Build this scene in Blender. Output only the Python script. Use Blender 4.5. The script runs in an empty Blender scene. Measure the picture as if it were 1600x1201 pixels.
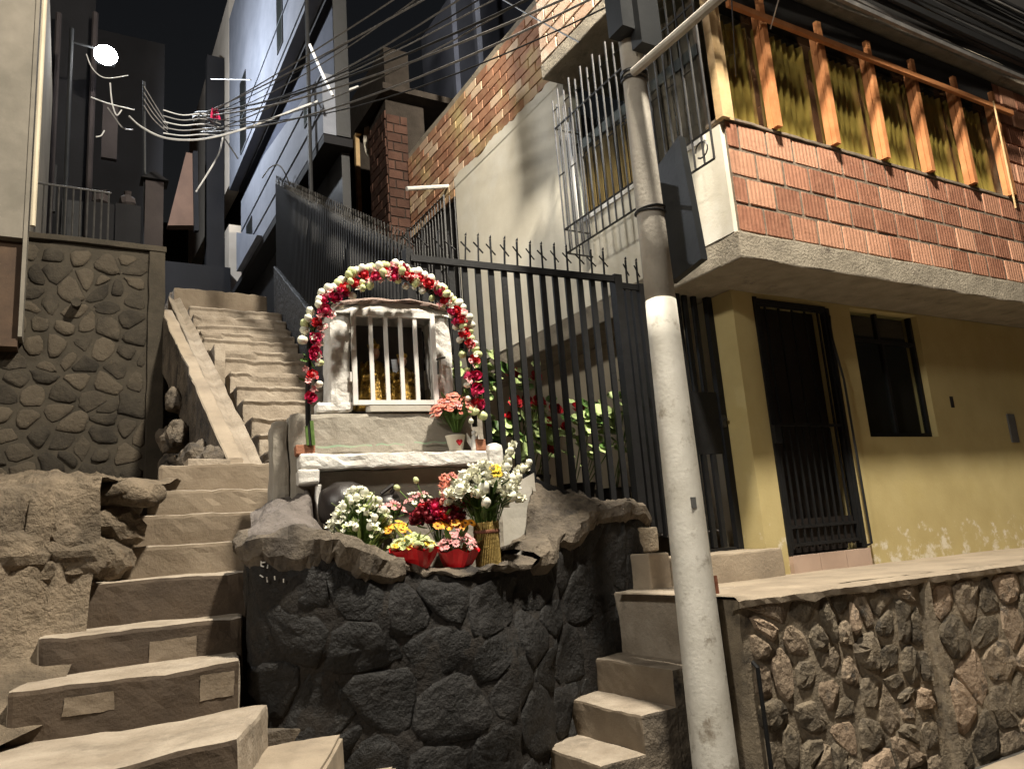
import bpy, bmesh, math, random
from mathutils import Vector, Matrix, noise
random.seed(11)
R_ = random.random
C = bpy.context.scene.collection

# ---------------------------------------------------------------- camera, world, lamps, exposure
# World: X runs along the house front to the right, Y up the stairway, z = 0 at eye height.
AZ, PITCH, ROLL = math.radians(59.6), math.radians(11.47), math.radians(4.36)
vh = Vector((math.cos(AZ), math.sin(AZ), 0)); ZA = Vector((0, 0, 1))
FW = vh * math.cos(PITCH) + ZA * math.sin(PITCH)
r0 = Vector((vh.y, -vh.x, 0)); u0 = -vh * math.sin(PITCH) + ZA * math.cos(PITCH)
RT = r0 * math.cos(ROLL) - u0 * math.sin(ROLL)
UP = r0 * math.sin(ROLL) + u0 * math.cos(ROLL)
cd = bpy.data.cameras.new('camera'); cam = bpy.data.objects.new('camera', cd); C.objects.link(cam)
cd.sensor_width = 36; cd.lens = 36 * 1200 / 1600; cd.clip_start = 0.05; cd.clip_end = 400
m3 = Matrix((RT, UP, -FW)).transposed()
cam.matrix_world = m3.to_4x4()
bpy.context.scene.camera = cam

sc = bpy.context.scene
W = bpy.data.worlds.new('World'); sc.world = W; W.use_nodes = True
wn = W.node_tree.nodes; wl = W.node_tree.links
sky = wn.new('ShaderNodeTexSky'); sky.sky_type = 'NISHITA'; sky.sun_disc = False
sky.sun_elevation = math.radians(1.0); sky.sun_rotation = math.radians(200)
tint = wn.new('ShaderNodeMix'); tint.data_type = 'RGBA'; tint.blend_type = 'MULTIPLY'; tint.inputs[0].default_value = 1
tint.inputs[7].default_value = (1.0, 0.82, 0.80, 1)
wl.new(sky.outputs[0], tint.inputs[6]); wl.new(tint.outputs[2], wn['Background'].inputs[0]); wn['Background'].inputs[1].default_value = 0.013

def lamp(name, loc, power, col, size, spot=None, aim=None, blend=0.6):
    d = bpy.data.lights.new(name, 'SPOT' if spot else 'POINT'); d.energy = power; d.color = col; d.shadow_soft_size = size
    o = bpy.data.objects.new(name, d); C.objects.link(o); o.location = loc
    if spot:
        d.spot_size = math.radians(spot); d.spot_blend = blend
        o.rotation_euler = (Vector(aim) - Vector(loc)).to_track_quat('-Z', 'Y').to_euler()
    return o
LAMP = Vector((2.30, 1.10, 6.60))      # street lamp on the arm of the pole, just above the frame
LED = Vector((0.229, 10.6, 6.84))       # white floodlight up the stairway
lamp('street_lamp_light', LAMP + Vector((0, 0, -0.12)), 4300, (1.0, 0.92, 0.78), 0.20)
lamp('floodlight_light', LED + Vector((0.12, -0.16, -0.05)), 800, (0.86, 0.92, 1.0), 0.12, 172, LED + Vector((1, -.25, -.1)), .15)
lamp('second_street_lamp_light', Vector((-6.0, -0.6, 5.0)), 1400, (1.0, 0.94, 0.83), 0.40)   # the next lamp down the lane
sc.view_settings.view_transform = 'Standard'; sc.view_settings.look = 'None'
sc.view_settings.exposure = 0.2; sc.view_settings.gamma = 1.0; sc.view_settings.use_curve_mapping = False
sc.cycles.use_denoising = True
sc.cycles.max_bounces = 6; sc.cycles.diffuse_bounces = 3; sc.cycles.sample_clamp_indirect = 4.0

# ---------------------------------------------------------------- where a sight line meets a plane
def ray(x, y): return FW + RT * ((x - 800) / 1200) - UP * ((y - 600.5) / 1200)
def at(x, y, X=None, Y=None, Z=None):
    q = ray(x, y)
    if X is not None: return q * (X / q.x)
    if Y is not None: return q * (Y / q.y)
    return q * (Z / q.z)

# ---------------------------------------------------------------- materials
def mat(name, c1, c2=None, scale=6, rough=.85, bump=.25, bscale=45, rnd=0.0, metal=0.0, c3=None, c3scale=2.0, thr=.56,
        soft=.12, bdist=.01, spec=.3, emit=None, wave=None, lowz=None, objrnd=None):
    m = bpy.data.materials.new(name); m.use_nodes = True
    nt = m.node_tree; n = nt.nodes; l = nt.links; b = n['Principled BSDF']
    b.inputs['Roughness'].default_value = rough; b.inputs['Metallic'].default_value = metal
    b.inputs['Specular IOR Level'].default_value = spec
    geo = n.new('ShaderNodeNewGeometry'); pos = geo.outputs['Position']
    def tex(s, det=7, rg=.6, off=0):
        t = n.new('ShaderNodeTexNoise'); t.inputs['Scale'].default_value = s; t.inputs['Detail'].default_value = det
        t.inputs['Roughness'].default_value = rg
        if off:
            a = n.new('ShaderNodeVectorMath'); a.operation = 'ADD'; a.inputs[1].default_value = (off, off * 1.7, off * .6)
            l.new(pos, a.inputs[0]); l.new(a.outputs[0], t.inputs['Vector'])
        else: l.new(pos, t.inputs['Vector'])
        return t.outputs['Fac']
    def ramp(s, a, bb):
        r = n.new('ShaderNodeMapRange'); r.inputs['From Min'].default_value = a; r.inputs['From Max'].default_value = bb
        l.new(s, r.inputs['Value']); return r.outputs['Result']
    def mix(f, a, bb):
        x = n.new('ShaderNodeMix'); x.data_type = 'RGBA'
        l.new(f, x.inputs['Factor'])
        for i, v in ((6, a), (7, bb)):
            if isinstance(v, tuple): x.inputs[i].default_value = (*v, 1)
            else: l.new(v, x.inputs[i])
        return x.outputs[2]
    c2 = c2 or tuple(v * .75 for v in c1)
    nz = tex(scale)
    col = mix(ramp(nz, .35, .65), c2, c1)
    if objrnd is not None:
        oi = n.new('ShaderNodeObjectInfo'); col = mix(ramp(oi.outputs['Random'], .55, .8), col, objrnd)
    if c3: col = mix(ramp(tex(c3scale, 9, .68, 3.1), thr, thr + soft), col, c3)
    if lowz:
        sx = n.new('ShaderNodeSeparateXYZ'); l.new(pos, sx.inputs[0])
        a = ramp(sx.outputs['Z'], lowz[1], lowz[0])
        nn = tex(lowz[3], 8, .7, 5.3)
        mm = n.new('ShaderNodeMath'); mm.operation = 'MULTIPLY_ADD'; l.new(a, mm.inputs[0]); mm.inputs[1].default_value = .25; l.new(nn, mm.inputs[2])
        col = mix(ramp(mm.outputs[0], .72, .82), col, lowz[2])
    if rnd:
        oi = n.new('ShaderNodeObjectInfo'); h = n.new('ShaderNodeHueSaturation')
        h.inputs['Hue'].default_value = .5
        r = n.new('ShaderNodeMapRange'); r.inputs['To Min'].default_value = 1 - rnd; r.inputs['To Max'].default_value = 1 + rnd
        l.new(oi.outputs['Random'], r.inputs['Value']); l.new(r.outputs['Result'], h.inputs['Value'])
        l.new(col, h.inputs['Color']); col = h.outputs[0]
    l.new(col, b.inputs['Base Color'])
    if bump:
        bn = n.new('ShaderNodeBump'); bn.inputs['Strength'].default_value = bump; bn.inputs['Distance'].default_value = bdist
        h1 = tex(bscale, 8, .65, 1.3)
        s = n.new('ShaderNodeMath'); s.operation = 'MULTIPLY_ADD'; l.new(nz, s.inputs[0]); s.inputs[1].default_value = 1.2; l.new(h1, s.inputs[2])
        out = s.outputs[0]
        if wave:
            wv = n.new('ShaderNodeTexWave'); wv.bands_direction = wave[0]; wv.inputs['Scale'].default_value = wave[1]; wv.inputs['Distortion'].default_value = .25
            l.new(pos, wv.inputs['Vector'])
            s2 = n.new('ShaderNodeMath'); s2.operation = 'MULTIPLY_ADD'; l.new(wv.outputs['Fac'], s2.inputs[0]); s2.inputs[1].default_value = wave[2]; l.new(out, s2.inputs[2]); out = s2.outputs[0]
        l.new(out, bn.inputs['Height']); l.new(bn.outputs[0], b.inputs['Normal'])
    if emit:
        b.inputs['Emission Color'].default_value = (*emit[0], 1); b.inputs['Emission Strength'].default_value = emit[1]
    return m

M = {}
M['riser2'] = mat('mid_brown_riser', (.20, .16, .115), (.15, .115, .08), 4, .88, .45, 60, c3=(.11, .085, .06), c3scale=2.8, thr=.58, soft=.25, bdist=.010)
M['riser'] = mat('brown_riser_shade', (.082, .059, .040), (.05, .036, .025), 4, .85, .45, 60, c3=(.12, .09, .062), c3scale=2.6, thr=.56, soft=.3, bdist=.010)
M['step'] = mat('step_concrete', (.36, .305, .24), (.25, .205, .155), 6, .92, .7, 48, c3=(.15, .124, .094), c3scale=5, thr=.53, soft=.25, bdist=.014)
M['patch'] = mat('patch_lamplight', (.19, .15, .108), (.15, .118, .085), 7, .92, .4, 70, c3=(.14, .11, .08), c3scale=4, thr=.6, soft=.3)
M['slab'] = mat('slab_concrete', (.31, .27, .21), (.22, .19, .145), 7, .93, .7, 55, c3=(.12, .10, .08), c3scale=5, thr=.58, soft=.15, bdist=.015)
M['pave'] = mat('pavement_concrete', (.33, .27, .20), (.24, .195, .145), 4, .9, .4, 60, c3=(.15, .125, .095), c3scale=3, thr=.58, soft=.2)
M['street'] = mat('street_asphalt', (.075, .068, .06), (.05, .046, .04), 8, .9, .5, 90)
M['black_stone'] = mat('black_stone', (.0120, .0105, .0095), (.0065, .006, .0055), 7, .62, 1.0, 17, rnd=.25, c3=(.042, .037, .031), c3scale=7, thr=.6, soft=.2, bdist=.03, spec=.35)
M['black_mortar'] = mat('black_mortar', (.024, .020, .0165), (.013, .0115, .0105), 12, .85, .9, 40, bdist=.02)
M['rim'] = mat('rim_rock', (.19, .155, .115), (.075, .062, .05), 4.5, .85, 1.0, 22, c3=(.035, .031, .028), c3scale=3.5, thr=.52, soft=.12, bdist=.035)
M['rim_flat'] = mat('rim_cement', (.19, .165, .15), (.13, .112, .10), 6, .9, 1.0, 30, c3=(.07, .06, .05), c3scale=5, thr=.6, bdist=.02)
M['bank'] = mat('bank_rock', (.25, .195, .135), (.115, .09, .063), 5, .93, 1.0, 24, c3=(.24, .13, .06), c3scale=1.5, thr=.62, soft=.1, bdist=.05)
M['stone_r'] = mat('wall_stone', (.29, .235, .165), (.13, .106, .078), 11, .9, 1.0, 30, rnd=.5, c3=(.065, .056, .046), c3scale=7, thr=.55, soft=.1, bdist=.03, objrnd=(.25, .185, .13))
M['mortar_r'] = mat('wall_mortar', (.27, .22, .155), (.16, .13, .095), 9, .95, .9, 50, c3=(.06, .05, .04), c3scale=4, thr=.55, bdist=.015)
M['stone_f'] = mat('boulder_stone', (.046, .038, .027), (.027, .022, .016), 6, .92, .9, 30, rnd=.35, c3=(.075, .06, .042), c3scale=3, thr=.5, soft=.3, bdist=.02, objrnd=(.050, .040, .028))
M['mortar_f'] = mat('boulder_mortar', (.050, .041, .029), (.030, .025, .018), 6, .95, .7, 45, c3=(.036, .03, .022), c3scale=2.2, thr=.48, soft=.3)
M['cream'] = mat('cream_plaster', (.76, .71, .59), (.66, .61, .50), 3, .9, .22, 60, c3=(.80, .78, .71), c3scale=1.3, thr=.52, soft=.25, bdist=.006)
M['cream_low'] = mat('beige_plaster', (.50, .44, .33), (.42, .365, .27), 3, .9, .2, 60)
M['yellow'] = mat('yellow_plaster', (.47, .385, .185), (.41, .33, .15), 3, .85, .22, 50, c3=(.44, .35, .14), c3scale=1.4, thr=.55, soft=.3, bdist=.006, lowz=(-.36, .22, (.62, .56, .44), 9))
M['brick'] = mat('hollow_brick', (.36, .165, .10), (.28, .118, .07), 14, .88, .55, 60, rnd=.22, c3=(.44, .27, .19), c3scale=6, thr=.6, soft=.2, bdist=.008, wave=('X', 9, .7), objrnd=(.39, .20, .125))
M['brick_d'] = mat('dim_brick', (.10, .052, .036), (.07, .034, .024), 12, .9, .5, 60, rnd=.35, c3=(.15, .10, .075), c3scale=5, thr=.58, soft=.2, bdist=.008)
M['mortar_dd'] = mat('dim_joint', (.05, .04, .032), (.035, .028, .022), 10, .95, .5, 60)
M['brick_y'] = mat('orange_brick', (.46, .25, .15), (.36, .17, .10), 9, .88, .5, 60, rnd=.25, c3=(.58, .45, .22), c3scale=2.0, thr=.5, soft=.2, bdist=.008, objrnd=(.54, .40, .28))
M['brick_w'] = mat('lime_stained_brick', (.55, .42, .31), (.44, .28, .19), 7, .88, .5, 60, rnd=.15, c3=(.60, .55, .47), c3scale=2.5, thr=.5, soft=.2, bdist=.008)
M['mortar'] = mat('brick_mortar', (.22, .17, .125), (.14, .11, .08), 14, .95, .6, 80)
M['mortar_d'] = mat('dark_joint', (.13, .09, .065), (.08, .06, .045), 14, .95, .6, 80)
M['wood'] = mat('orange_wood', (.50, .215, .085), (.40, .155, .055), 9, .7, .35, 60, wave=('Z', 2, .2), rnd=.15)
M['wood_pale'] = mat('pale_wood', (.60, .42, .22), (.50, .33, .16), 9, .7, .3, 60)
M['curtain'] = mat('olive_curtain', (.48, .33, .075), (.38, .25, .055), 4, .9, .15, 60)
M['curtain_b'] = mat('brown_curtain', (.33, .215, .075), (.22, .14, .055), 5, .9, .2, 60)
M['curtain_g'] = mat('grey_curtain', (.17, .13, .10), (.12, .095, .075), 5, .9, .2, 60)
M['iron'] = mat('black_iron', (.011, .011, .012), (.008, .008, .008), 20, .55, .15, 90, spec=.25)
M['iron_grey'] = mat('grey_iron', (.045, .043, .040), (.025, .023, .021), 16, .5, .2, 90, spec=.4)
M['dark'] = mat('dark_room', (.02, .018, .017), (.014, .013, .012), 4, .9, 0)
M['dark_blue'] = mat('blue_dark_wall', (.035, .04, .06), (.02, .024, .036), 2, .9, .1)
M['door'] = mat('dark_door', (.020, .015, .013), (.012, .010, .009), 8, .55, .2, 60)
M['white'] = mat('white_limewash', (.72, .70, .66), (.62, .59, .54), 9, .85, .45, 30, c3=(.45, .42, .37), c3scale=6, thr=.62, soft=.2, bdist=.02)
M['white_metal'] = mat('white_enamel', (.74, .72, .68), (.66, .64, .60), 9, .5, .05, 60)
M['grey_cement'] = mat('grey_cement', (.34, .31, .26), (.27, .24, .195), 5, .92, .5, 42, c3=(.20, .175, .14), c3scale=4, thr=.58, soft=.2, bdist=.012)
M['niche'] = mat('niche_grey', (.11, .105, .10), (.08, .075, .07), 5, .9, .2)
M['pink_rough'] = mat('pinkish_render', (.34, .25, .21), (.20, .15, .13), 22, .9, 1.0, 40, bdist=.02)
M['gold'] = mat('gold_brocade', (.36, .22, .04), (.10, .06, .015), 55, .38, .8, 60, metal=.6, bdist=.01)
M['gold_b'] = mat('bright_gold', (.50, .33, .08), (.25, .15, .03), 30, .3, .3, 60, metal=.8)
M['skin'] = mat('painted_skin', (.45, .27, .18), (.38, .22, .14), 30, .6, 0)
M['veil'] = mat('pale_cloth', (.55, .58, .62), (.4, .42, .46), 30, .8, .2)
M['terracotta'] = mat('terracotta', (.36, .16, .09), (.28, .12, .07), 20, .85, .4, 60)
M['jug'] = mat('dark_glaze', (.016, .011, .010), (.009, .007, .006), 6, .42, .2, 30, spec=.6)
M['pole'] = mat('pole_concrete', (.42, .385, .33), (.33, .30, .255), 7, .88, .35, 60, c3=(.16, .14, .12), c3scale=4, thr=.6, soft=.2)
M['pole_w'] = mat('pole_whitewash', (.70, .67, .60), (.56, .53, .46), 5, .85, .22, 55, c3=(.33, .29, .23), c3scale=7, thr=.57, soft=.12, lowz=(-1.3, .5, (.26, .22, .17), 6))
M['cable'] = mat('black_cable', (.02, .02, .021), (.014, .014, .014), 9, .5, 0, spec=.5)
M['cable_g'] = mat('grey_cable', (.20, .19, .18), (.12, .115, .11), 9, .5, 0, spec=.5)
M['cable_w'] = mat('pale_cable', (.55, .54, .52), (.4, .4, .4), 9, .5, 0)
M['rust'] = mat('rusty_steel', (.20, .075, .045), (.12, .05, .03), 30, .8, .4)
M['sign_d'] = mat('dark_sheet', (.016, .017, .018), (.011, .012, .013), 4, .5, .1, spec=.3)
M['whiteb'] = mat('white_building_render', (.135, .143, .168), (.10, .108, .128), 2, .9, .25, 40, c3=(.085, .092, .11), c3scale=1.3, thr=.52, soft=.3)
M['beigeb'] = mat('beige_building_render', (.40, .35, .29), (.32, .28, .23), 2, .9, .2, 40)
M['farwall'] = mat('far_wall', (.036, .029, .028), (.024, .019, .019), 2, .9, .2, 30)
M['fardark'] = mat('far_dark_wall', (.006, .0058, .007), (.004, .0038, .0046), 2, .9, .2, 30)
M['peach'] = mat('peach_wall', (.10, .06, .042), (.075, .045, .032), 3, .9, .1)
M['brown_wood'] = mat('brown_board', (.07, .043, .026), (.045, .028, .018), 5, .8, .3, 40, wave=('X', 3, .3))
M['tile'] = mat('pink_tile', (.46, .34, .27), (.40, .29, .23), 4, .45, .05)
M['plate'] = mat('grey_plate', (.13, .13, .125), (.10, .10, .10), 8, .5, .1)
M['leaf'] = mat('green_leaf', (.085, .17, .035), (.045, .10, .02), 40, .55, .2, rnd=.4)
M['left_plaster'] = mat('left_plaster', (.19, .17, .14), (.13, .118, .096), 2.5, .9, .2, 40, c3=(.105, .096, .08), c3scale=1.4, thr=.5, soft=.3)
M['painted'] = mat('painted_render', (.50, .47, .41), (.42, .39, .33), 5, .9, .25, 30, c3=(.32, .29, .24), c3scale=4, thr=.58, soft=.15)
M['leaf_p'] = mat('pale_green_leaf', (.46, .56, .24), (.32, .43, .15), 40, .55, .2, rnd=.3)
M['stem'] = mat('green_stem', (.12, .20, .05), (.08, .14, .03), 40, .6, .0)
M['f_white'] = mat('white_petal', (.78, .76, .66), (.68, .68, .52), 40, .6, .1, rnd=.1)
M['f_green'] = mat('greenish_petal', (.62, .66, .36), (.48, .54, .24), 40, .6, .1, rnd=.15)
M['f_red'] = mat('red_petal', (.62, .025, .035), (.38, .012, .02), 60, .55, .2, rnd=.2)
M['f_mag'] = mat('crimson_petal', (.55, .02, .10), (.34, .012, .05), 60, .55, .2, rnd=.2)
M['f_dark'] = mat('dark_red_petal', (.17, .008, .016), (.08, .004, .008), 60, .55, .2, rnd=.3)
M['f_pink'] = mat('pink_petal', (.72, .36, .34), (.60, .24, .25), 60, .55, .1, rnd=.2)
M['f_coral'] = mat('coral_petal', (.75, .27, .19), (.60, .18, .12), 60, .55, .1, rnd=.2)
M['f_yellow'] = mat('yellow_petal', (.76, .56, .06), (.70, .42, .03), 60, .55, .1, rnd=.15)
M['f_orange'] = mat('orange_petal', (.80, .36, .03), (.72, .24, .02), 60, .55, .1, rnd=.15)
M['f_centre'] = mat('brown_centre', (.14, .06, .02), (.07, .03, .012), 60, .8, .3)
M['wrap'] = mat('red_wrap', (.78, .014, .022), (.62, .01, .016), 20, .25, .3, 30, spec=.6)
M['straw'] = mat('straw_wrap', (.42, .30, .10), (.24, .165, .045), 60, .85, .6, 90)
M['black_pot'] = mat('black_pot', (.02, .018, .017), (.012, .011, .01), 9, .6, .1)
M['green_paint'] = mat('green_paint', (.26, .40, .27), (.34, .36, .27), 18, .9, .2, 40)
M['lit'] = mat('lit_lens', (1, 1, 1), (1, 1, 1), 1, .5, 0, emit=((1, 1, 1), 120))
M['lit_warm'] = mat('lit_warm_lens', (1, .9, .7), (1, .9, .7), 1, .5, 0, emit=((1, .84, .62), 60))

def glass_mat():
    m = bpy.data.materials.new('window_glass'); m.use_nodes = True
    n = m.node_tree.nodes; l = m.node_tree.links
    n.remove(n['Principled BSDF'])
    t = n.new('ShaderNodeBsdfTransparent'); t.inputs[0].default_value = (.86, .88, .86, 1)
    g = n.new('ShaderNodeBsdfGlossy'); g.inputs['Roughness'].default_value = .03
    fr = n.new('ShaderNodeValue'); fr.outputs[0].default_value = .06
    mx = n.new('ShaderNodeMixShader'); l.new(fr.outputs[0], mx.inputs[0]); l.new(t.outputs[0], mx.inputs[1]); l.new(g.outputs[0], mx.inputs[2])
    l.new(mx.outputs[0], n['Material Output'].inputs[0]); return m
M['glass'] = glass_mat()

# ---------------------------------------------------------------- mesh helpers
WLOC = {}                                                        # world place of every Empty and part
def V3(*a): return Vector(a)
class MB:
    def __init__(s): s.v = []; s.f = []
    def add(s, vs, fs):
        o = len(s.v); s.v += [Vector(p) for p in vs]; s.f += [tuple(i + o for i in f) for f in fs]; return s
    def box(s, a, b, j=0):
        x0, y0, z0 = a; x1, y1, z1 = b
        vs = [(x, y, z) for z in (z0, z1) for y in (y0, y1) for x in (x0, x1)]
        if j: vs = [(x + (R_() - .5) * j, y + (R_() - .5) * j, z + (R_() - .5) * j) for x, y, z in vs]
        return s.add(vs, [(0, 2, 3, 1), (4, 5, 7, 6), (0, 1, 5, 4), (2, 6, 7, 3), (0, 4, 6, 2), (1, 3, 7, 5)])
    def prism(s, poly, d):                                         # 3D polygon pushed along d
        n = len(poly); d = Vector(d); p = [Vector(q) for q in poly]
        return s.add(p + [q + d for q in p], [tuple(range(n))[::-1], tuple(range(n, 2 * n))] + [(i, (i + 1) % n, n + (i + 1) % n, n + i) for i in range(n)])
    def tube(s, pts, r, n=6, cap=True):
        pts = [Vector(p) for p in pts]; rs = r if isinstance(r, (list, tuple)) else [r] * len(pts)
        vs = []; fs = []; prev = None
        for i, p in enumerate(pts):
            t = (pts[min(i + 1, len(pts) - 1)] - pts[max(i - 1, 0)])
            if t.length < 1e-9: t = V3(0, 0, 1)
            t.normalize()
            a = prev if prev else (V3(0, 0, 1) if abs(t.z) < .9 else V3(1, 0, 0))
            u = (a - t * a.dot(t)).normalized(); w = t.cross(u); prev = u
            for k in range(n):
                an = 2 * math.pi * k / n; vs.append(p + (u * math.cos(an) + w * math.sin(an)) * rs[i])
        for i in range(len(pts) - 1):
            for k in range(n):
                a = i * n + k; b = i * n + (k + 1) % n; fs.append((a, b, b + n, a + n))
        if cap: fs += [tuple(range(n))[::-1], tuple(range((len(pts) - 1) * n, len(pts) * n))]
        return s.add(vs, fs)
    def lathe(s, prof, c=(0, 0, 0), n=12, jit=0, fr=None):
        c = Vector(c); vs = []; fs = []
        for i, (r, z) in enumerate(prof):
            for k in range(n):
                a = 2 * math.pi * k / n; rr = r * (1 + (R_() - .5) * jit)
                if fr: rr *= fr(a, i)
                vs.append(c + V3(rr * math.cos(a), rr * math.sin(a), z))
        for i in range(len(prof) - 1):
            for k in range(n):
                a = i * n + k; b = i * n + (k + 1) % n; fs.append((a, b, b + n, a + n))
        fs += [tuple(range(n))[::-1], tuple(range((len(prof) - 1) * n, len(prof) * n))]
        return s.add(vs, fs)
    def grid(s, P):                                                # P[i][j] points
        nr = len(P); nc = len(P[0])
        return s.add([q for r in P for q in r], [(i * nc + j, i * nc + j + 1, (i + 1) * nc + j + 1, (i + 1) * nc + j) for i in range(nr - 1) for j in range(nc - 1)])
    def mesh(s, name, origin=None):
        if origin is None:
            lo = Vector([min(p[k] for p in s.v) for k in range(3)]); hi = Vector([max(p[k] for p in s.v) for k in range(3)])
            origin = V3((lo.x + hi.x) / 2, (lo.y + hi.y) / 2, lo.z)
        me = bpy.data.meshes.new(name); me.from_pydata([p - origin for p in s.v], [], s.f)
        bm = bmesh.new(); bm.from_mesh(me); bmesh.ops.recalc_face_normals(bm, faces=bm.faces); bm.to_mesh(me); bm.free()
        return me, origin

def link(name, me, loc, m=None, parent=None, rot=None, scale=None):
    o = bpy.data.objects.new(name, me); C.objects.link(o)
    loc = Vector(loc); o.location = loc - (WLOC[parent.name] if parent else V3(0, 0, 0)); WLOC[o.name] = loc
    if parent: o.parent = parent
    if rot: o.rotation_euler = rot
    if scale: o.scale = scale
    if m and not me.materials: me.materials.append(M[m] if isinstance(m, str) else m)
    return o
def obj(name, mb, m, parent=None, smooth=False, origin=None):
    me, org = mb.mesh(name, origin)
    if smooth:
        for p in me.polygons: p.use_smooth = True
    return link(name, me, org, m, parent)
def tag(o, label, cat, group=None):
    o['label'] = label; o['category'] = cat
    if group: o['group'] = group
    return o
def thing(name, label, cat, loc, group=None):
    o = bpy.data.objects.new(name, None); C.objects.link(o); o.location = loc; WLOC[o.name] = Vector(loc); o.empty_display_size = .1
    return tag(o, label, cat, group)
def struct(name, mb, m, smooth=False):
    o = obj(name, mb, m, None, smooth); o['kind'] = 'structure'; return o
def part_box(name, a, b, m, parent, j=0): return obj(name, MB().box(a, b, j), m, parent)
def nz(p, s): return noise.noise(Vector(p) * s)
def fbm(p, s, o=4): return noise.fractal(Vector(p) * s, 1.0, 2.0, o)
def rough(mb, amp, s, amp2=0, s2=30):                               # push every vertex a little, the same at the same place
    for p in mb.v:
        q = p.copy()
        d = V3(nz(q + V3(7, 0, 0), s), nz(q + V3(0, 9, 0), s), nz(q + V3(0, 0, 5), s)) * amp
        if amp2: d += V3(nz(q + V3(3, 1, 0), s2), nz(q + V3(0, 2, 8), s2), nz(q + V3(4, 0, 5), s2)) * amp2
        p += d
    return mb
def rough_block(a, b, seg=.04, amp=.004, s=9, ch=.008, amp2=.002):    # a cast block with softened, uneven edges
    x0, y0, z0 = a; x1, y1, z1 = b
    bm = bmesh.new(); bmesh.ops.create_cube(bm, size=1)
    for v in bm.verts: v.co = V3(x0 + (v.co.x + .5) * (x1 - x0), y0 + (v.co.y + .5) * (y1 - y0), z0 + (v.co.z + .5) * (z1 - z0))
    bmesh.ops.bevel(bm, geom=list(bm.edges), offset=ch, segments=2, profile=.6, affect='EDGES')
    for ax in range(3):
        L = (x1 - x0, y1 - y0, z1 - z0)[ax]; n = min(40, int(L / seg)); lo = (x0, y0, z0)[ax]
        for k in range(1, n):
            co = V3(0, 0, 0); co[ax] = lo + L * k / n; no = V3(0, 0, 0); no[ax] = 1
            bmesh.ops.bisect_plane(bm, geom=list(bm.verts) + list(bm.edges) + list(bm.faces), plane_co=co, plane_no=no)
    mb = MB(); bm.verts.ensure_lookup_table()
    mb.add([v.co.copy() for v in bm.verts], [tuple(v.index for v in f.verts) for f in bm.faces]); bm.free()
    return rough(mb, amp, s, amp2, 40)
def rock_mb(c, sx, sy, sz_, seed, amp=.30):
    bm = bmesh.new(); bmesh.ops.create_icosphere(bm, subdivisions=3, radius=1); bm.verts.ensure_lookup_table(); c = Vector(c); o = V3(seed * 3.1, seed * 1.7, seed * .9); mb = MB(); vs = []
    for v in bm.verts:
        d = v.co.normalized(); k = 1 + amp * fbm(d + o, 1.3, 3) + amp * .35 * abs(fbm(d + o, 4.0, 4)) - .25 * max(0, nz(d + o + V3(5, 0, 0), 1.0))
        vs.append(c + V3(d.x * k * sx, d.y * k * sy, max(d.z, -.7) * k * sz_))
    mb.add(vs, [tuple(v.index for v in f.verts) for f in bm.faces]); bm.free(); return mb
def cat_curve(a, b, sag, n=12):
    a = Vector(a); b = Vector(b)
    return [a.lerp(b, t / n) - V3(0, 0, sag * 4 * (t / n) * (1 - t / n)) for t in range(n + 1)]

# Voronoi cells of a rectangle (u, v) by clipping; used to lay rubble stones
def clip(poly, p, q):
    mx, my = (p[0] + q[0]) / 2, (p[1] + q[1]) / 2; nx, ny = q[0] - p[0], q[1] - p[1]; out = []
    for i in range(len(poly)):
        a = poly[i]; b = poly[(i + 1) % len(poly)]
        da = (a[0] - mx) * nx + (a[1] - my) * ny; db = (b[0] - mx) * nx + (b[1] - my) * ny
        if da <= 0: out.append(a)
        if da * db < 0:
            t = da / (da - db); out.append((a[0] + (b[0] - a[0]) * t, a[1] + (b[1] - a[1]) * t))
    return out
def cells(u0, u1, v0, v1, su, sv, seed, jit=.8):
    rr = random.Random(seed); pts = []; nr = max(1, round((v1 - v0) / sv)); nc = max(1, round((u1 - u0) / su))
    for i in range(nr):
        for j in range(nc):
            pts.append((u0 + (j + .5 + (.5 if i % 2 else 0) - .25 + (rr.random() - .5) * jit) * (u1 - u0) / nc, v0 + (i + .5 + (rr.random() - .5) * jit) * (v1 - v0) / nr))
    res = []
    for i, p in enumerate(pts):
        poly = [(u0, v0), (u1, v0), (u1, v1), (u0, v1)]
        for k, q in enumerate(pts):
            if k != i and abs(q[0] - p[0]) < 4 * su and abs(q[1] - p[1]) < 4 * sv:
                poly = clip(poly, p, q)
                if len(poly) < 3: break
        if len(poly) >= 3: res.append(poly)
    return res
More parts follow.
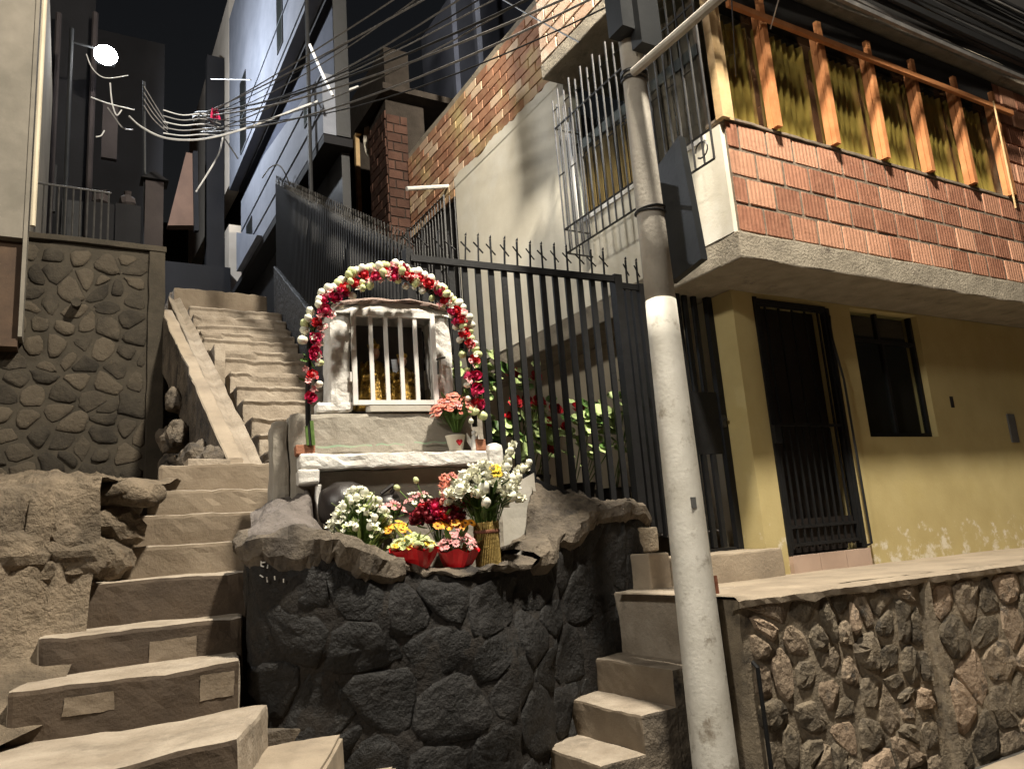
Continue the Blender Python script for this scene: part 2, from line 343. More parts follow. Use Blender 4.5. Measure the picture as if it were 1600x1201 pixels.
def stone_mb(poly, gap, fn, relief, rr, rnd_cut=.25, deep=.03, ragged=.0):
    cx = sum(p[0] for p in poly) / len(poly); cy = sum(p[1] for p in poly) / len(poly)
    rad = max(math.hypot(p[0] - cx, p[1] - cy) for p in poly)
    pl = []
    n = len(poly)
    for i in range(n):                                             # cut corners so that the stone is rounded
        a = poly[i]; b = poly[(i + 1) % n]
        if math.hypot(a[0] - b[0], a[1] - b[1]) < .01: continue
        for t in (rnd_cut, 1 - rnd_cut): pl.append((a[0] + (b[0] - a[0]) * t, a[1] + (b[1] - a[1]) * t))
    if len(pl) < 4: return None
    sh = max(.3, 1 - gap / rad)
    pl = [(cx + (p[0] - cx) * sh * (1 + (rr.random() - .5) * ragged), cy + (p[1] - cy) * sh * (1 + (rr.random() - .5) * ragged)) for p in pl]
    n = len(pl); mb = MB(); vs = []; tl = ((rr.random() - .5) * .8, (rr.random() - .5) * .8)
    for k, (s, w) in enumerate(((1.03, -deep), (1.0, relief * .25), (.9, relief * .75), (.6, relief))):
        for p in pl:
            u = cx + (p[0] - cx) * s; v = cy + (p[1] - cy) * s
            ww = w + (relief * .45 * (rr.random() - .5) if k >= 2 else 0) + (relief * (tl[0] * (u - cx) + tl[1] * (v - cy)) / rad if k else 0)
            vs.append(fn(u, v, ww))
    vs.append(fn(cx, cy, relief * (.9 + .3 * rr.random())))
    fs = [(k * n + i, k * n + (i + 1) % n, (k + 1) * n + (i + 1) % n, (k + 1) * n + i) for k in range(3) for i in range(n)]
    fs += [(3 * n + i, 3 * n + (i + 1) % n, 4 * n) for i in range(n)]
    return mb.add(vs, fs)
def lay_stones(parent, cs, fn, m, seed, gap=(.008, .02), relief=(.02, .05), keep=1.0, cut=.25, ragged=.06, minr=.03, smooth=False):
    rr = random.Random(seed)
    for poly in cs:
        if rr.random() > keep: continue
        mb = stone_mb(poly, rr.uniform(*gap), fn, rr.uniform(*relief), rr, cut, ragged=ragged)
        if mb is None: continue
        obj('stone', mb, m, parent, smooth)

# bricks: a few worn variants, laid in courses
def brick_mesh(L, H, D, seed, m):
    rr = random.Random(seed); mb = MB(); c = .006
    def q(x, y, z, j=.003): return V3(x + (rr.random() - .5) * j, y + (rr.random() - .5) * j, z + (rr.random() - .5) * j)
    x, z = L / 2, H / 2
    f = [(-x + c, -z), (x - c, -z), (x, -z + c), (x, z - c), (x - c, z), (-x + c, z), (-x, z - c), (-x, -z + c)]
    vs = [q(a, D, b) for a, b in f] + [q(a, .003, b) for a, b in f] + [q(a * .965, -.003, b * .95) for a, b in f]
    n = 8; fs = [(k * n + i, k * n + (i + 1) % n, (k + 1) * n + (i + 1) % n, (k + 1) * n + i) for k in range(2) for i in range(n)] + [tuple(range(2 * n, 3 * n))]
    mb.add(vs, fs); me, _ = mb.mesh('brick', V3(0, 0, 0)); me.materials.append(M[m]); return me
def lay_bricks(parent, p0, ux, L, rows, bl, bh, m, seed, joint=.014, rotz=0, skip=None, D=.07):
    rr = random.Random(seed); ms = [brick_mesh(bl - joint, bh - joint, D, seed + k, m) for k in range(5)]
    p0 = Vector(p0); ux = Vector(ux); out = Vector((ux.y, -ux.x, 0))
    for r in range(rows):
        x = -(bl / 2 if r % 2 else 0) - rr.random() * .02
        while x < L:
            a = max(x, 0); b = min(x + bl, L); w = b - a
            if w > .05 and not (skip and skip(a + w / 2, r)):
                sx = (w - joint) / (bl - joint)
                c = p0 + ux * (a + w / 2) + ZA * ((r + .5) * bh) + out * (rr.random() * .004)
                link('brick', rr.choice(ms), c, None, parent, (rr.uniform(-.006, .006), rr.uniform(-.008, .008), rotz + rr.uniform(-.007, .007)), (sx, 1, 1))
            x += bl

# ================================================================ THE SETTING
# street sheet, out to the horizon
struct('street', MB().grid([[V3(-60, -60, -1.33), V3(90, -60, -1.33)], [V3(-60, 90, -1.33), V3(90, 90, -1.33)]]), 'street')
# kerb-side strip at the foot of the right retaining wall
struct('sidewalk', rough_block((3.55, 1.55, -1.45), (9.5, 2.40, -1.235), .12, .005), 'pave')
# terrace in front of the house
struct('terrace', rough(MB().add([V3(x, y, -.325 - .010 * max(0, x - 3)) for y in [2.64, 2.9, 3.2, 3.56] for x in [2.62 + i * .15 for i in range(48)]],
       [(j * 48 + i, j * 48 + i + 1, (j + 1) * 48 + i + 1, (j + 1) * 48 + i) for j in range(3) for i in range(47)]), .008, 3, .002), 'pave')
# the hill that the stairway climbs: one sheet far below the built pieces, rising behind
hg = []
for j in range(50):
    row = []
    for i in range(50):
        x = -14 + i * .56; y = 7.9 + j * .7
        row.append(V3(x, y, (.45 if x > .6 else 2.55) + .40 * (y - 7.9) * (1 if y < 16 else 1.0) - (0.9 if x > .9 else 0) + .1 * fbm((x, y, 0), .7)))
    hg.append(row)
struct('hillside', MB().grid(hg), 'bank', True)

# rocky bank left of the lower stairs
def step_left(y):                                                  # left end of the steps, and their height, along Y
    pts = [(2.0, -1.2, -.75), (2.9, -.75, -.58), (3.30, -.16, -.42), (3.60, -.085, -.26), (3.85, .005, -.08), (4.10, .205, .06), (4.30, .285, .21), (4.55, .36, .36), (4.82, .445, .5), (7.7, .62, .6)]
    for (a, xa, za), (b, xb, zb) in zip(pts, pts[1:]):
        if y <= b or b == 7.7:
            t = max(0, min(1, (y - a) / (b - a))); return xa + (xb - xa) * t, za + (zb - za) * t
bg = []
NX, NY = 150, 230
for j in range(NY):
    y = 2.0 + (7.72 - 2.0) * (j / (NY - 1)) ** 1.15
    row = []
    sx, sz = step_left(y)
    for i in range(NX):
        x = -2.6 + (sx + .12 + 2.6) * i / (NX - 1)
        d = sx - x                                                 # distance left of the steps
        low = sz - .05 + .06 * min(d, 1.0) - .02
        top = .345 + .115 * max(0, y - 3.6) + .06 * fbm((x, y, 2), 2.2)
        yf = 3.66 + .42 * max(0, x + .12) + .16 * max(0, -x - .3) + .10 * fbm((x, 1, 3), 2.6)
        t = max(0, min(1, (y - yf) / .10)); t = t * t * (3 - 2 * t)
        z = low + (max(top, low) - low) * t
        z += (.055 * fbm((x, y, 1), 3.5) + .03 * abs(fbm((x, y, 7), 9, 5))) * (1 if d > .08 else .2) * (.35 + .65 * t)
        if y > 4.9 and x > .2: z -= .12 * min(1, (x - .2) / .2)
        k = max(0, min(1, (z - low) / .3))
        xx = x + (.05 * fbm((x + 4, y, z * 2), 5)) * k * min(1, d / .15); yy = y + (.09 * fbm((x * 1.3, y * .4, z * 2.0), 2.2, 3) + .025 * fbm((x, y, z), 9, 4)) * k
        row.append(V3(xx, yy, z))
    bg.append(row)
struct('rock_bank', MB().grid(bg), 'bank', True)

def fence_x(y): return 1.73 + .083 * (y - 4.05)                      # line of the fence beside the upper stairs
# ---------------------------------------------------------------- the lower flight of the left stairway
t = thing('staircase', 'worn concrete stairs with eight broad lower steps beside the black stone planter', 'staircase', (.3, 3.6, -1.3))
def coat(o, ax=1, riser_tone='riser'):                                                  # brown stain on the risers, colour darkened further to stand in for shade
    o.data.materials.append(M[riser_tone])
    for f in o.data.polygons:
        if f.normal[ax] < -.75: f.material_index = 1
    return o
def step(parent, x0, x1, y0, y1, z, h=.5, skew=0, m='step', x0b=None, x1b=None, amp=.006, riser_tone='riser'):
    mb = rough_block((0, 0, z - h), (1, 1, z), .05, 0, 9, .012, 0)
    mb2 = MB(); a0, a1 = x0, x1; b0 = x0b if x0b is not None else x0; b1 = x1b if x1b is not None else x1
    # the block was cut on the unit square: build it at true size instead
    mb = rough_block((x0, y0, z - h), (x1, y1, z), .045, 0, 9, .019, 0)
    for p in mb.v:
        s = (p.y - y0) / (y1 - y0); u = (p.x - x0) / (x1 - x0)
        xa = a0 + (b0 - a0) * s; xb = a1 + (b1 - a1) * s
        p.x = xa + (xb - xa) * u; p.y += skew * (u - .5)
        p.z -= .02 * max(0, -nz((p.x * 1.3, p.y, 4), 2.0)) * (p.z > z - .05)
        if not riser_tone and p.z > z - .045 and p.y < y0 + .06: p.y -= .022
        if p.z > z - .06 and p.y < y0 + .05:
            ch = max(0, nz((p.x, z * 3, 2), 14) - .15) * .035; p.z -= ch * .6; p.y += ch
    rough(mb, amp, 7, .004, 38)
    return coat(obj('step', mb, m, parent), 1, riser_tone) if riser_tone else obj('step', mb, m, parent)
step(t, -1.15, .505, 2.76, 3.32, -.555, .85, .02, x1b=.72)
step(t, -.16, .606, 3.30, 3.62, -.375, .6, .02, x0b=-.11, x1b=.66)
step(t, -.085, .675, 3.60, 3.87, -.229, .5, .02, x1b=.72)
step(t, .005, .75, 3.85, 4.12, -.041, .5, .02)
step(t, .205, .80, 4.10, 4.33, .104, .5, .0, x0b=.23, riser_tone='riser2')
step(t, .285, .93, 4.30, 4.57, .261, .5, .0, riser_tone='riser2')
step(t, .36, 1.075, 4.55, 4.85, .406, .5, .0, riser_tone='riser2')
step(t, .445, 1.19, 4.82, 5.45, .582, .6, .02, x0b=.5, x1b=1.7, riser_tone='riser2')
# rectangles of lamplight on two risers, put in as a paler colour
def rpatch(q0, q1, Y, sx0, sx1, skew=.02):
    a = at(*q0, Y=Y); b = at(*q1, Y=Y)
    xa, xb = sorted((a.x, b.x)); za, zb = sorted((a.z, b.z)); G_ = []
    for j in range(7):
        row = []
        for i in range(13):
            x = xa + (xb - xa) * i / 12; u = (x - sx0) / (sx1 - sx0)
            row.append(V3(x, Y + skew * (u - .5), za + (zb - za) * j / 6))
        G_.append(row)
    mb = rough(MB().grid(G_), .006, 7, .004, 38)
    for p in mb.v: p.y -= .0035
    obj('lamplight_patch', mb, 'patch', t, True)
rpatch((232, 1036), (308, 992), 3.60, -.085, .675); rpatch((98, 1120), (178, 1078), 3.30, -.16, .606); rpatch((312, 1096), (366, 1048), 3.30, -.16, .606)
# ledge that closes the left end of step eight
obj('edge_stone', rough_block((.60, 4.84, .55), (.84, 5.02, .612), .04, .006), 'step', t)

t2 = thing('staircase', 'long upper flight of pale concrete steps climbing to the dark alley', 'staircase', (1.4, 7, .58))
ys = [5.45, 5.72, 5.99, 6.32, 6.58, 6.89, 7.22, 7.46, 7.74, 7.96, 8.18, 8.49, 8.79]
zs = [.744, .912, 1.08, 1.28, 1.45, 1.64, 1.845, 1.985, 2.165, 2.30, 2.44, 2.63, 2.815]
for i, (y, z) in enumerate(zip(ys, zs)):
    yn = ys[i + 1] if i + 1 < len(ys) else 9.54
    step(t2, 1.19 + .012 * nz((y, 0, 0), 3) if i < 7 else 1.09, fence_x(y) - .02, y, yn + .015, z, .45, .02 * nz((y, 3, 0), 2), amp=.005, riser_tone=None)
step(t2, 1.01, 2.10, 9.54, 9.95, 3.28, .5, riser_tone='riser2')
step(t2, 1.01, 2.10, 9.95, 12.2, 3.36, .6)
# little jog block where the flight widens, and the low first step
obj('edge_stone', rough_block((1.09, 7.06, 1.40), (1.18, 7.45, 1.93), .05, .006), 'step', t2)
obj('edge_stone', rough_block((1.16, 5.28, .57), (1.5, 5.43, .66), .04, .006), 'step', t2)

# sloping stone gutter beside the upper flight
t3 = thing('ramp', 'narrow sloping concrete gutter ramp along the left edge of the upper steps', 'ramp', (.9, 5, .58))
def slope_mb(x0, x1, y0, y1, z0, z1, th, n=26, dx=0, lip=0):
    P = []; mb = MB()
    for k in range(n + 1):
        s = k / n; y = y0 + (y1 - y0) * s; z = z0 + (z1 - z0) * s; o = dx * s
        P.append([V3(x0 + o, y, z - th), V3(x0 + o, y, z - .008), V3(x0 + o + .008, y, z), V3((x0 + x1) / 2 + o, y, z + lip), V3(x1 + o - .008, y, z), V3(x1 + o, y, z - .008), V3(x1 + o, y, z - th)])
    mb.grid(P); mb.add(P[0], [tuple(range(7))]); mb.add(P[-1], [tuple(range(7))[::-1]])
    return rough(mb, .012, 4, .006, 26)
obj('kerb_slab', slope_mb(.84, .945, 4.97, 7.75, .625, 2.42, .55, dx=-.13), 'pave', t3)
ks = bpy.data.objects['kerb_slab']; ks.data.materials.append(M['rim'])  # outer side face gets a dark rock colour in place of shade
for f in ks.data.polygons:
    if f.normal.x < -.7: f.material_index = 1
obj('gutter', slope_mb(.948, 1.075, 4.99, 8.6, .58, 2.84, .4, dx=-.10, lip=-.035), 'step', t3)
rr = random.Random(5)
for k in range(9):                                                 # rubble under the ramp's outer side
    y = 5.15 + k * .22; zt = .60 + (y - 5) * .55
    for q in range(2):
        z0 = .45 + rr.random() * max(.1, zt - .75)
        obj('stone', rock_mb((.78 - .05 * (y - 5) + rr.uniform(-.03, .03), y, z0 + .1), .08, .12, .11, k * 2 + q), 'rim', t3)
# rocks set in the face of the bank
RO = thing('rock_outcrop', 'cluster of rough tan rocks along the lip of the earth bank', 'rocks', (-.3, 3.65, .1))
rr = random.Random(15)
for k in range(13):
    x = -1.0 + 1.1 * rr.random(); yf = 3.66 + .42 * max(0, x + .12) + .16 * max(0, -x - .3); r = rr.uniform(.05, .14); up = rr.random()
    obj('rock', rock_mb((x, yf + .10 + .10 * up * up, .0 + .30 * up), r * rr.uniform(1.2, 1.8), r, r * rr.uniform(.8, 1.2), k), 'bank', RO, False)
for k, (c_, r_) in enumerate((((.11, 4.02, .05), .13), ((.17, 4.06, .20), .12), ((.0, 3.95, .14), .13), ((.20, 4.30, .33), .10), ((-.12, 3.84, .02), .12))): obj('rock', rock_mb(c_, r_ * 1.2, r_, r_ * .9, 40 + k), 'bank', RO, False)
# loose boulder on the lip of the bank
tag(obj('boulder', rock_mb((.24, 4.02, .345), .15, .12, .075, 77), 'bank', None, True), 'flat tan boulder lying on the rock lip left of the stairs', 'boulder')

# ---------------------------------------------------------------- small steps at the lower right of the stairway
t = thing('staircase', 'low paved side steps turning right at the foot of the black stone wall', 'staircase', (.8, 3.1, -1.3))
def poly_step(poly, z, h, name='step'):
    mb = MB().prism([V3(x, y, z - h) for x, y in poly], (0, 0, h))
    bm = bmesh.new(); vs = [bm.verts.new(p) for p in mb.v]; [bm.faces.new([vs[i] for i in f]) for f in mb.f]
    bmesh.ops.recalc_face_normals(bm, faces=bm.faces); bmesh.ops.bevel(bm, geom=list(bm.edges), offset=.012, segments=2, affect='EDGES')
    bmesh.ops.triangulate(bm, faces=bm.faces); bmesh.ops.subdivide_edges(bm, edges=[e for e in bm.edges if e.calc_length() > .08], cuts=2)
    bm.verts.ensure_lookup_table(); o = MB().add([v.co.copy() for v in bm.verts], [tuple(v.index for v in f.verts) for f in bm.faces]); bm.free()
    return obj(name, rough(o, .008, 8, .003, 35), 'pave', t)
poly_step([(.30, 2.2), (.60, 2.45), (.80, 2.83), (1.06, 3.40), (.72, 3.46), (.52, 3.2)], -.715, .6)
poly_step([(.62, 2.2), (.98, 2.75), (1.26, 3.34), (1.075, 3.42), (.815, 2.83), (.61, 2.42)], -.86, .45)
obj('edge_stone', rough_block((.70, 3.30, -.72), (1.04, 3.42, -.66), .04, .012), 'rim', t)

# ---------------------------------------------------------------- right staircase up to the terrace
t = thing('staircase', 'narrow concrete side stairs between the black stone wall and the pole', 'staircase', (2.5, 3.3, -1.3))
xs = [1.62, 1.84, 2.04, 2.285, 2.495, 2.715]
for i, x in enumerate(xs):
    z = -.32 - .165 * (6 - i)
    xn = xs[i + 1] if i + 1 < len(xs) else 3.0
    mb = rough_block((x, 2.975, z - .9), (xn + .012, 3.72, z), .045, .008, 6, .014, .004)
    for p in mb.v: p.x += .03 * (3.3 - p.y) * .4
    coat(obj('step', mb, 'step', t), 0, 'riser2')
obj('step', rough_block((2.70, 2.93, -.9), (3.06, 3.74, -.325), .05, .008, 6, .014, .004), 'step', t)
for o in t.children:
    o.data.materials.append(M['rim'])
    for f in o.data.polygons:
        if f.normal.y < -.75: f.material_index = len(o.data.materials) - 1
# landing in front of the gate
t = thing('doorstep', 'two low concrete landing steps in front of the black gate', 'step', (3.4, 3.6, -.32))
obj('step', rough_block((3.02, 3.40, -.36), (3.835, 3.80, -.165), .05, .006, 6, .012), 'pave', t)
obj('step', rough_block((2.86, 3.50, -.40), (3.015, 3.90, -.13), .05, .006, 6, .012), 'pave', t)
obj('step', rough_block((2.93, 3.68, -.128), (3.10, 3.90, .02), .04, .010, 8, .008), 'mortar_r', t)
tag(obj('steel_rod', MB().tube([V3(2.77, 2.89, -.50), V3(2.765, 2.89, -.24)], .009), 'rust'), 'short rusty steel rod standing upright beside the white pole', 'rod')
tag(obj('dark_gap_strip', MB().tube([V3(2.66, 2.62, -.60), V3(2.64, 2.57, -.62), V3(2.64, 2.565, -1.33)], .010, 8), 'iron'), 'thin black strip added for the dark gap at the end of the right stone wall', 'pipe')  # black tube added in place of a shaded gap

# ---------------------------------------------------------------- right retaining wall
t = thing('stone_wall', 'rough brown rubble retaining wall below the yellow house terrace', 'stone wall', (4.5, 2.6, -1.33))
def wtop(x): return -.332 - .012 * max(0, x - 2.6)
core = MB(); P = []
for j in range(16):
    row = []
    for i in range(90):
        x = 2.61 + i * .075; v = -1.36 + (wtop(x) + 1.36) * j / 15
        row.append(V3(x, 2.610 + .014 * fbm((x, v, 0), 5), v))
    P.append(row)
core.grid(P)
core.grid([[V3(p.x, p.y, p.z), V3(p.x, 2.80, p.z + .006)] for p in P[-1]])
core.grid([[V3(P[j][0].x, P[j][0].y, P[j][0].z), V3(2.61, 2.96, P[j][0].z)] for j in range(16)])
obj('mortar', core, 'mortar_r', t, True)
cs = [c for c in cells(2.64, 3.90, -1.34, -.36, .165, .15, 21, .95)]
lay_stones(t, cs, lambda u, v, w: V3(u, 2.612 - w, v + (wtop(u) + .345)), 'stone_r', 4, gap=(.006, .04), relief=(.008, .034), cut=.22, ragged=.24)
rib = MB(); P = []
for j in range(20):
    v = -1.34 + (.97) * j / 19; x = 3.935 + .03 * (1 - j / 19)
    P.append([V3(x, 2.62, v), V3(x + .005, 2.585, v), V3(x + .045, 2.578, v), V3(x + .052, 2.62, v)])
obj('joint_strip', rough(rib.grid(P), .006, 9), 'mortar_r', t)
cs = cells(4.02, 8.6, -1.34, -.39, .24, .21, 31, .9)
lay_stones(t, cs, lambda u, v, w: V3(u, 2.615 - w, v), 'stone_r', 6, gap=(.006, .016), relief=(.012, .03), cut=.2, ragged=.1)
# ragged cement lip along the top
lip = []
for i in range(140):
    x = 2.58 + i * .045; z = wtop(x); d = .012 * nz((x, 0, 0), 6)
    lip.append([V3(x, 2.76, z + .014), V3(x, 2.60 + d, z + .012), V3(x, 2.575 + d, z - .004), V3(x, 2.58 + d, z - .03 - .03 * max(0, nz((x, 5, 0), 7))), V3(x, 2.64, z - .05)])
obj('coping', rough(MB().grid(lip), .006, 12, .003, 40), 'pave', t)

# ---------------------------------------------------------------- far left stone wall
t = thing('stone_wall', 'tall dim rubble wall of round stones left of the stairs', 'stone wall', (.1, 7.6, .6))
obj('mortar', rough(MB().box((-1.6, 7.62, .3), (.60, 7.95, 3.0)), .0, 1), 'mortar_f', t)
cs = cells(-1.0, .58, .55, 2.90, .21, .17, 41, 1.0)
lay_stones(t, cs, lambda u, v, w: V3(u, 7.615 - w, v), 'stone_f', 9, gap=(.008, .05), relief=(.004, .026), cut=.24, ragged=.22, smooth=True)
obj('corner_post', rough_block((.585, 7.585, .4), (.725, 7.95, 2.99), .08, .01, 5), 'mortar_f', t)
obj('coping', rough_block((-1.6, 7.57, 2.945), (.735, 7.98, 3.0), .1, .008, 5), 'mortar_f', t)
tag(obj('pipe_stub', MB().tube([V3(.0, 7.60, 2.36), V3(-.0, 7.45, 2.34)], .04, 8), 'mortar_f'), 'short pale pipe stub sticking out of the dim rubble wall', 'pipe')

# ================================================================ THE CORNER HOUSE
H = thing('corner_house', 'corner house with yellow ground floor and red brick upper floor', 'house', (3.85, 3.535, -.33))
YF = 3.535; DX0, DX1 = 4.035, 4.82; WX0, WX1 = 5.07, 5.91
g = MB()
g.box((3.84, YF, -.36), (DX0, YF + .16, 1.55))                      # pier at the corner
g.box((DX0, YF, 1.50), (DX1, YF + .16, 1.55))
g.box((DX1, YF, -.42), (WX0, YF + .16, 1.55))
g.box((WX0, YF, -.44), (WX1, YF + .16, .548)); g.box((WX0, YF, 1.535), (WX1, YF + .16, 1.55))
g.box((WX1, YF, -.50), (10.5, YF + .16, 1.55))
obj('yellow_wall', g, 'yellow', H)
obj('return_wall', MB().box((3.842, YF + .1605, -.36), (3.99, 3.8095, 1.55)), 'yellow', H)
obj('side_wall', MB().box((3.86, 3.81, -.6), (4.0, 9.0, 1.55)), 'cream_low', H)
# dark rooms behind the openings
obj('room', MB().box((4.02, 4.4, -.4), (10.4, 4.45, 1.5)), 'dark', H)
# floor slab of the overhanging storey, its rough front beam
obj('floor_slab', rough_block((3.44, 3.045, 1.553), (10.5, 9.0, 1.726), .13, .010, 5, .012, .006), 'slab', H)
# ground floor door
d = obj('door', MB().box((DX0 + .03, YF + .12, -.225), (DX1 - .03, YF + .15, 1.49)), 'door', H)
fr = MB().box((DX0 + .002, YF - .012, -.225), (DX0 + .035, YF + .05, 1.52)).box((DX1 - .035, YF - .012, -.225), (DX1 - .002, YF + .05, 1.50)).box((DX0 + .04, YF - .010, 1.475), (DX1 - .04, YF + .05, 1.51))
obj('door_frame', fr, 'iron', H)
gate_g = obj('door_grille', MB().box((DX0 + .045, YF - .005, -.19), (DX0 + .065, YF + .015, 1.47)).box((DX1 - .065, YF - .005, -.19), (DX1 - .045, YF + .015, 1.47)), 'iron', H)
bar_m, _ = MB().box((-.006, -.006, 0), (.006, .006, 1)).mesh('bar', V3(0, 0, 0)); bar_m.materials.append(M['iron'])
for k in range(9):
    link('bar', bar_m, (DX0 + .12 + k * .068, YF + .005, -.19), None, gate_g, None, (1, 1, 1.66 if k % 2 == 0 else .80))
for z in (-.175, -.06, .62, 1.46):
    obj('rail', MB().box((DX0 + .067, YF - .004, z), (DX1 - .067, YF + .012, z + .02)), 'iron', gate_g)
obj('lower_panel', MB().box((DX0 + .067, YF + .02, -.185), (DX1 - .067, YF + .028, .0)), 'door', gate_g)
obj('latch', MB().box((DX0 - .01, YF - .045, .50), (DX0 + .05, YF - .014, .62)), 'iron', gate_g)
# opened grille leaf folded against the right jamb
lf = MB().tube([V3(DX1 - .01, YF - .02, -.21), V3(DX1 - .005, YF - .05, -.20), V3(DX1 - .03, YF - .06, .95), V3(DX1 - .075, YF - .05, 1.28), V3(DX1 - .02, YF - .02, 1.44)], .009, 5)
obj('grille_leaf', lf, 'iron', H)
for k in range(3):
    obj('tile', rough(MB().box((DX0 + k * .262 + .003, YF - .03, -.345), (DX0 + k * .262 + .258, YF + .1, -.232)), .0015, 9), 'tile', H)
# ground floor window
wf = MB().box((WX0, YF + .05, .55), (WX0 + .03, YF + .09, 1.53)).box((WX1 - .03, YF + .05, .55), (WX1, YF + .09, 1.53)).box((WX0 + .031, YF + .05, .55), (WX1 - .031, YF + .09, .585)).box((WX0 + .031, YF + .05, 1.29), (WX1 - .031, YF + .09, 1.32)).box((5.47, YF + .052, .586), (5.50, YF + .088, 1.289)).box((5.44, YF + .052, 1.321), (5.47, YF + .088, 1.53))
w = obj('window_frame', wf, 'iron', H)
for a, b, c, e in ((WX0 + .03, 5.47, .585, 1.29), (5.50, WX1 - .03, .585, 1.29), (WX0 + .03, 5.44, 1.32, 1.53), (5.47, WX1 - .03, 1.32, 1.53)):
    obj('pane', MB().box((a, YF + .066, c), (b, YF + .070, e)), 'glass', w)
obj('room_back', MB().box((WX0 + .004, YF + .13, .552), (WX1 - .004, YF + .155, 1.53)), 'dark', H)  # dark panel added close behind the panes so the room looks unlit
q0 = at(1576, 645, Y=YF); q1 = at(1584, 690, Y=YF)
obj('meter_plate', MB().box((6.94, YF - .012, .50), (7.05, YF + .01, .745)), 'plate', H)
q = at(1487, 628, Y=YF)
obj('wall_hole', MB().box((q.x - .02, YF - .006, q.z - .045), (q.x + .02, YF + .01, q.z + .045)), 'dark', H)  # dark block standing in for a small shaded hole in the wall

# upper storey, side wall of cream plaster (plane X = 3.44) round the barred window
XW = 3.44
c = MB()
c.box((XW, 3.075, 1.728), (XW + .15, 3.20, 2.44)); c.box((XW, 3.20, 1.728), (XW + .15, 4.66, 2.43)); c.box((XW, 4.66, 1.728), (XW + .15, 6.74, 3.78))
c.box((XW, 6.74, 1.728), (XW + .15, 7.95, 1.95))
obj('plaster_wall', rough(c, .0, 1), 'cream', H)
# ragged plaster edge where the render stops below the bricks
pe = []
for i in range(70):
    y = 4.66 + i * (2.08 / 69); z = 3.80 + .05 * fbm((y, 0, 0), 2.5) + .02 * nz((y, 1, 0), 14)
    pe.append([V3(XW - .004, y, 3.70), V3(XW - .008, y, z), V3(XW + .05, y, z + .004)])
obj('plaster_edge', MB().grid(pe), 'cream', H)
# bare bricks above the plaster and beside the far window
obj('brick_backing', MB().box((XW + .012, 4.66, 3.77), (XW + .15, 7.95, 4.62)).box((XW + .012, 6.745, 3.62), (XW + .15, 7.95, 3.76)), 'mortar_d', H)
lay_bricks(H, (XW, 7.95, 3.60), (0, -1, 0), 1.2, 2, .245, .098, 'brick_y', 51, .012, -math.pi / 2)
lay_bricks(H, (XW, 7.95, 3.80), (0, -1, 0), 3.32, 8, .245, .103, 'brick_y', 52, .012, -math.pi / 2)
# roof slab / canopy and the brick storey on it
obj('roof_slab', rough_block((3.20, 2.98, 3.62), (10.5, 4.61, 3.745), .13, .008, 5, .01, .004), 'slab', H)
obj('roof_slab', rough_block((3.46, 4.615, 4.64), (4.6, 9.0, 4.72), .2, .006, 5, .01, .003), 'slab', H)
obj('brick_backing', MB().box((3.215, 3.0, 3.746), (3.35, 4.60, 5.6)), 'mortar', H)
lay_bricks(H, (3.203, 4.60, 3.748), (0, -1, 0), 1.6, 12, .25, .112, 'brick_w', 61, .014, -math.pi / 2)
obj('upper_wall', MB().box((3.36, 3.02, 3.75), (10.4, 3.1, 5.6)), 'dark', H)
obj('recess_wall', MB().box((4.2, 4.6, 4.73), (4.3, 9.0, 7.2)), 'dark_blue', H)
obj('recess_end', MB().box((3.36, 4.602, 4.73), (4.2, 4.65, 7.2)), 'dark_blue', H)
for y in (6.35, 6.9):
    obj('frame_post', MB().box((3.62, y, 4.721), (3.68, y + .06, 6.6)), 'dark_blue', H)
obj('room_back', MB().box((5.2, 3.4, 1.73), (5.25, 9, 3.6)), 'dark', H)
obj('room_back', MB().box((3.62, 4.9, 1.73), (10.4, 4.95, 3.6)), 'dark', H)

# side window: frame, sill, slatted curtains
w = obj('window_frame', MB().box((XW - .012, 4.61, 2.43), (XW + .05, 4.67, 3.30)).box((XW - .012, 3.2, 2.40), (XW + .08, 4.605, 2.45)), 'white_metal', H)
obj('top_board', MB().box((XW + .03, 3.2, 3.02), (XW + .06, 4.6, 3.10)), 'iron_grey', w)
for k in range(27):
    y = 4.58 - k * .052
    zt = 3.0 + .03 * nz((y, 0, 0), 9)
    if k in (8, 15, 16): continue
    obj('curtain_slat', rough(MB().box((XW + .045 + .012 * (k % 2), y - .046, 2.452), (XW + .052 + .012 * (k % 2), y, zt if k < 15 else 3.45)), .004, 6), 'curtain_b' if k < 15 else 'curtain_g', w)
for a, b in ((3.9, 4.6), (3.2, 3.9)):
    obj('pane', MB().box((XW + .022, a + .006, 2.452), (XW + .026, b - .006, 3.6)), 'glass', w)

# window grille in front of it
XG = 3.20
G = thing('window_grille', 'rusty box grille of thin bars over the side window behind the pole', 'window grille', (XG, 3.7, 2.08))
gb, _ = MB().tube([V3(0, 0, 0), V3(0, 0, 1)], .0075, 5).mesh('bar', V3(0, 0, 0)); gb.materials.append(M['iron_grey'])
n = 21
for k in range(n):
    y = 4.49 - k * (4.49 - 2.93) / (n - 1)
    top = 3.36 + (.06 if k % 2 else 0)
    link('bar', gb, (XG, y, 2.09), None, G, None, (1, 1, top - 2.09))
for k in range(4):
    link('bar', gb, (XG + .06 * (k + .6), 4.49, 2.09), None, G, None, (1, 1, 1.25))
for z in (2.09, 2.28, 3.12):
    obj('rail', MB().tube([V3(XW, 4.49, z), V3(XG, 4.492, z), V3(XG, 2.93, z)], .008, 5), 'iron_grey', G)
for k in range(0, n - 1, 2):
    y = 4.49 - k * (4.49 - 2.93) / (n - 1); y2 = y - (4.49 - 2.93) / (n - 1)
    for z in (3.27, 2.72): obj('cross_piece', MB().tube([V3(XG, y, z), V3(XG, y2, z)], .006, 4), 'iron_grey', G)
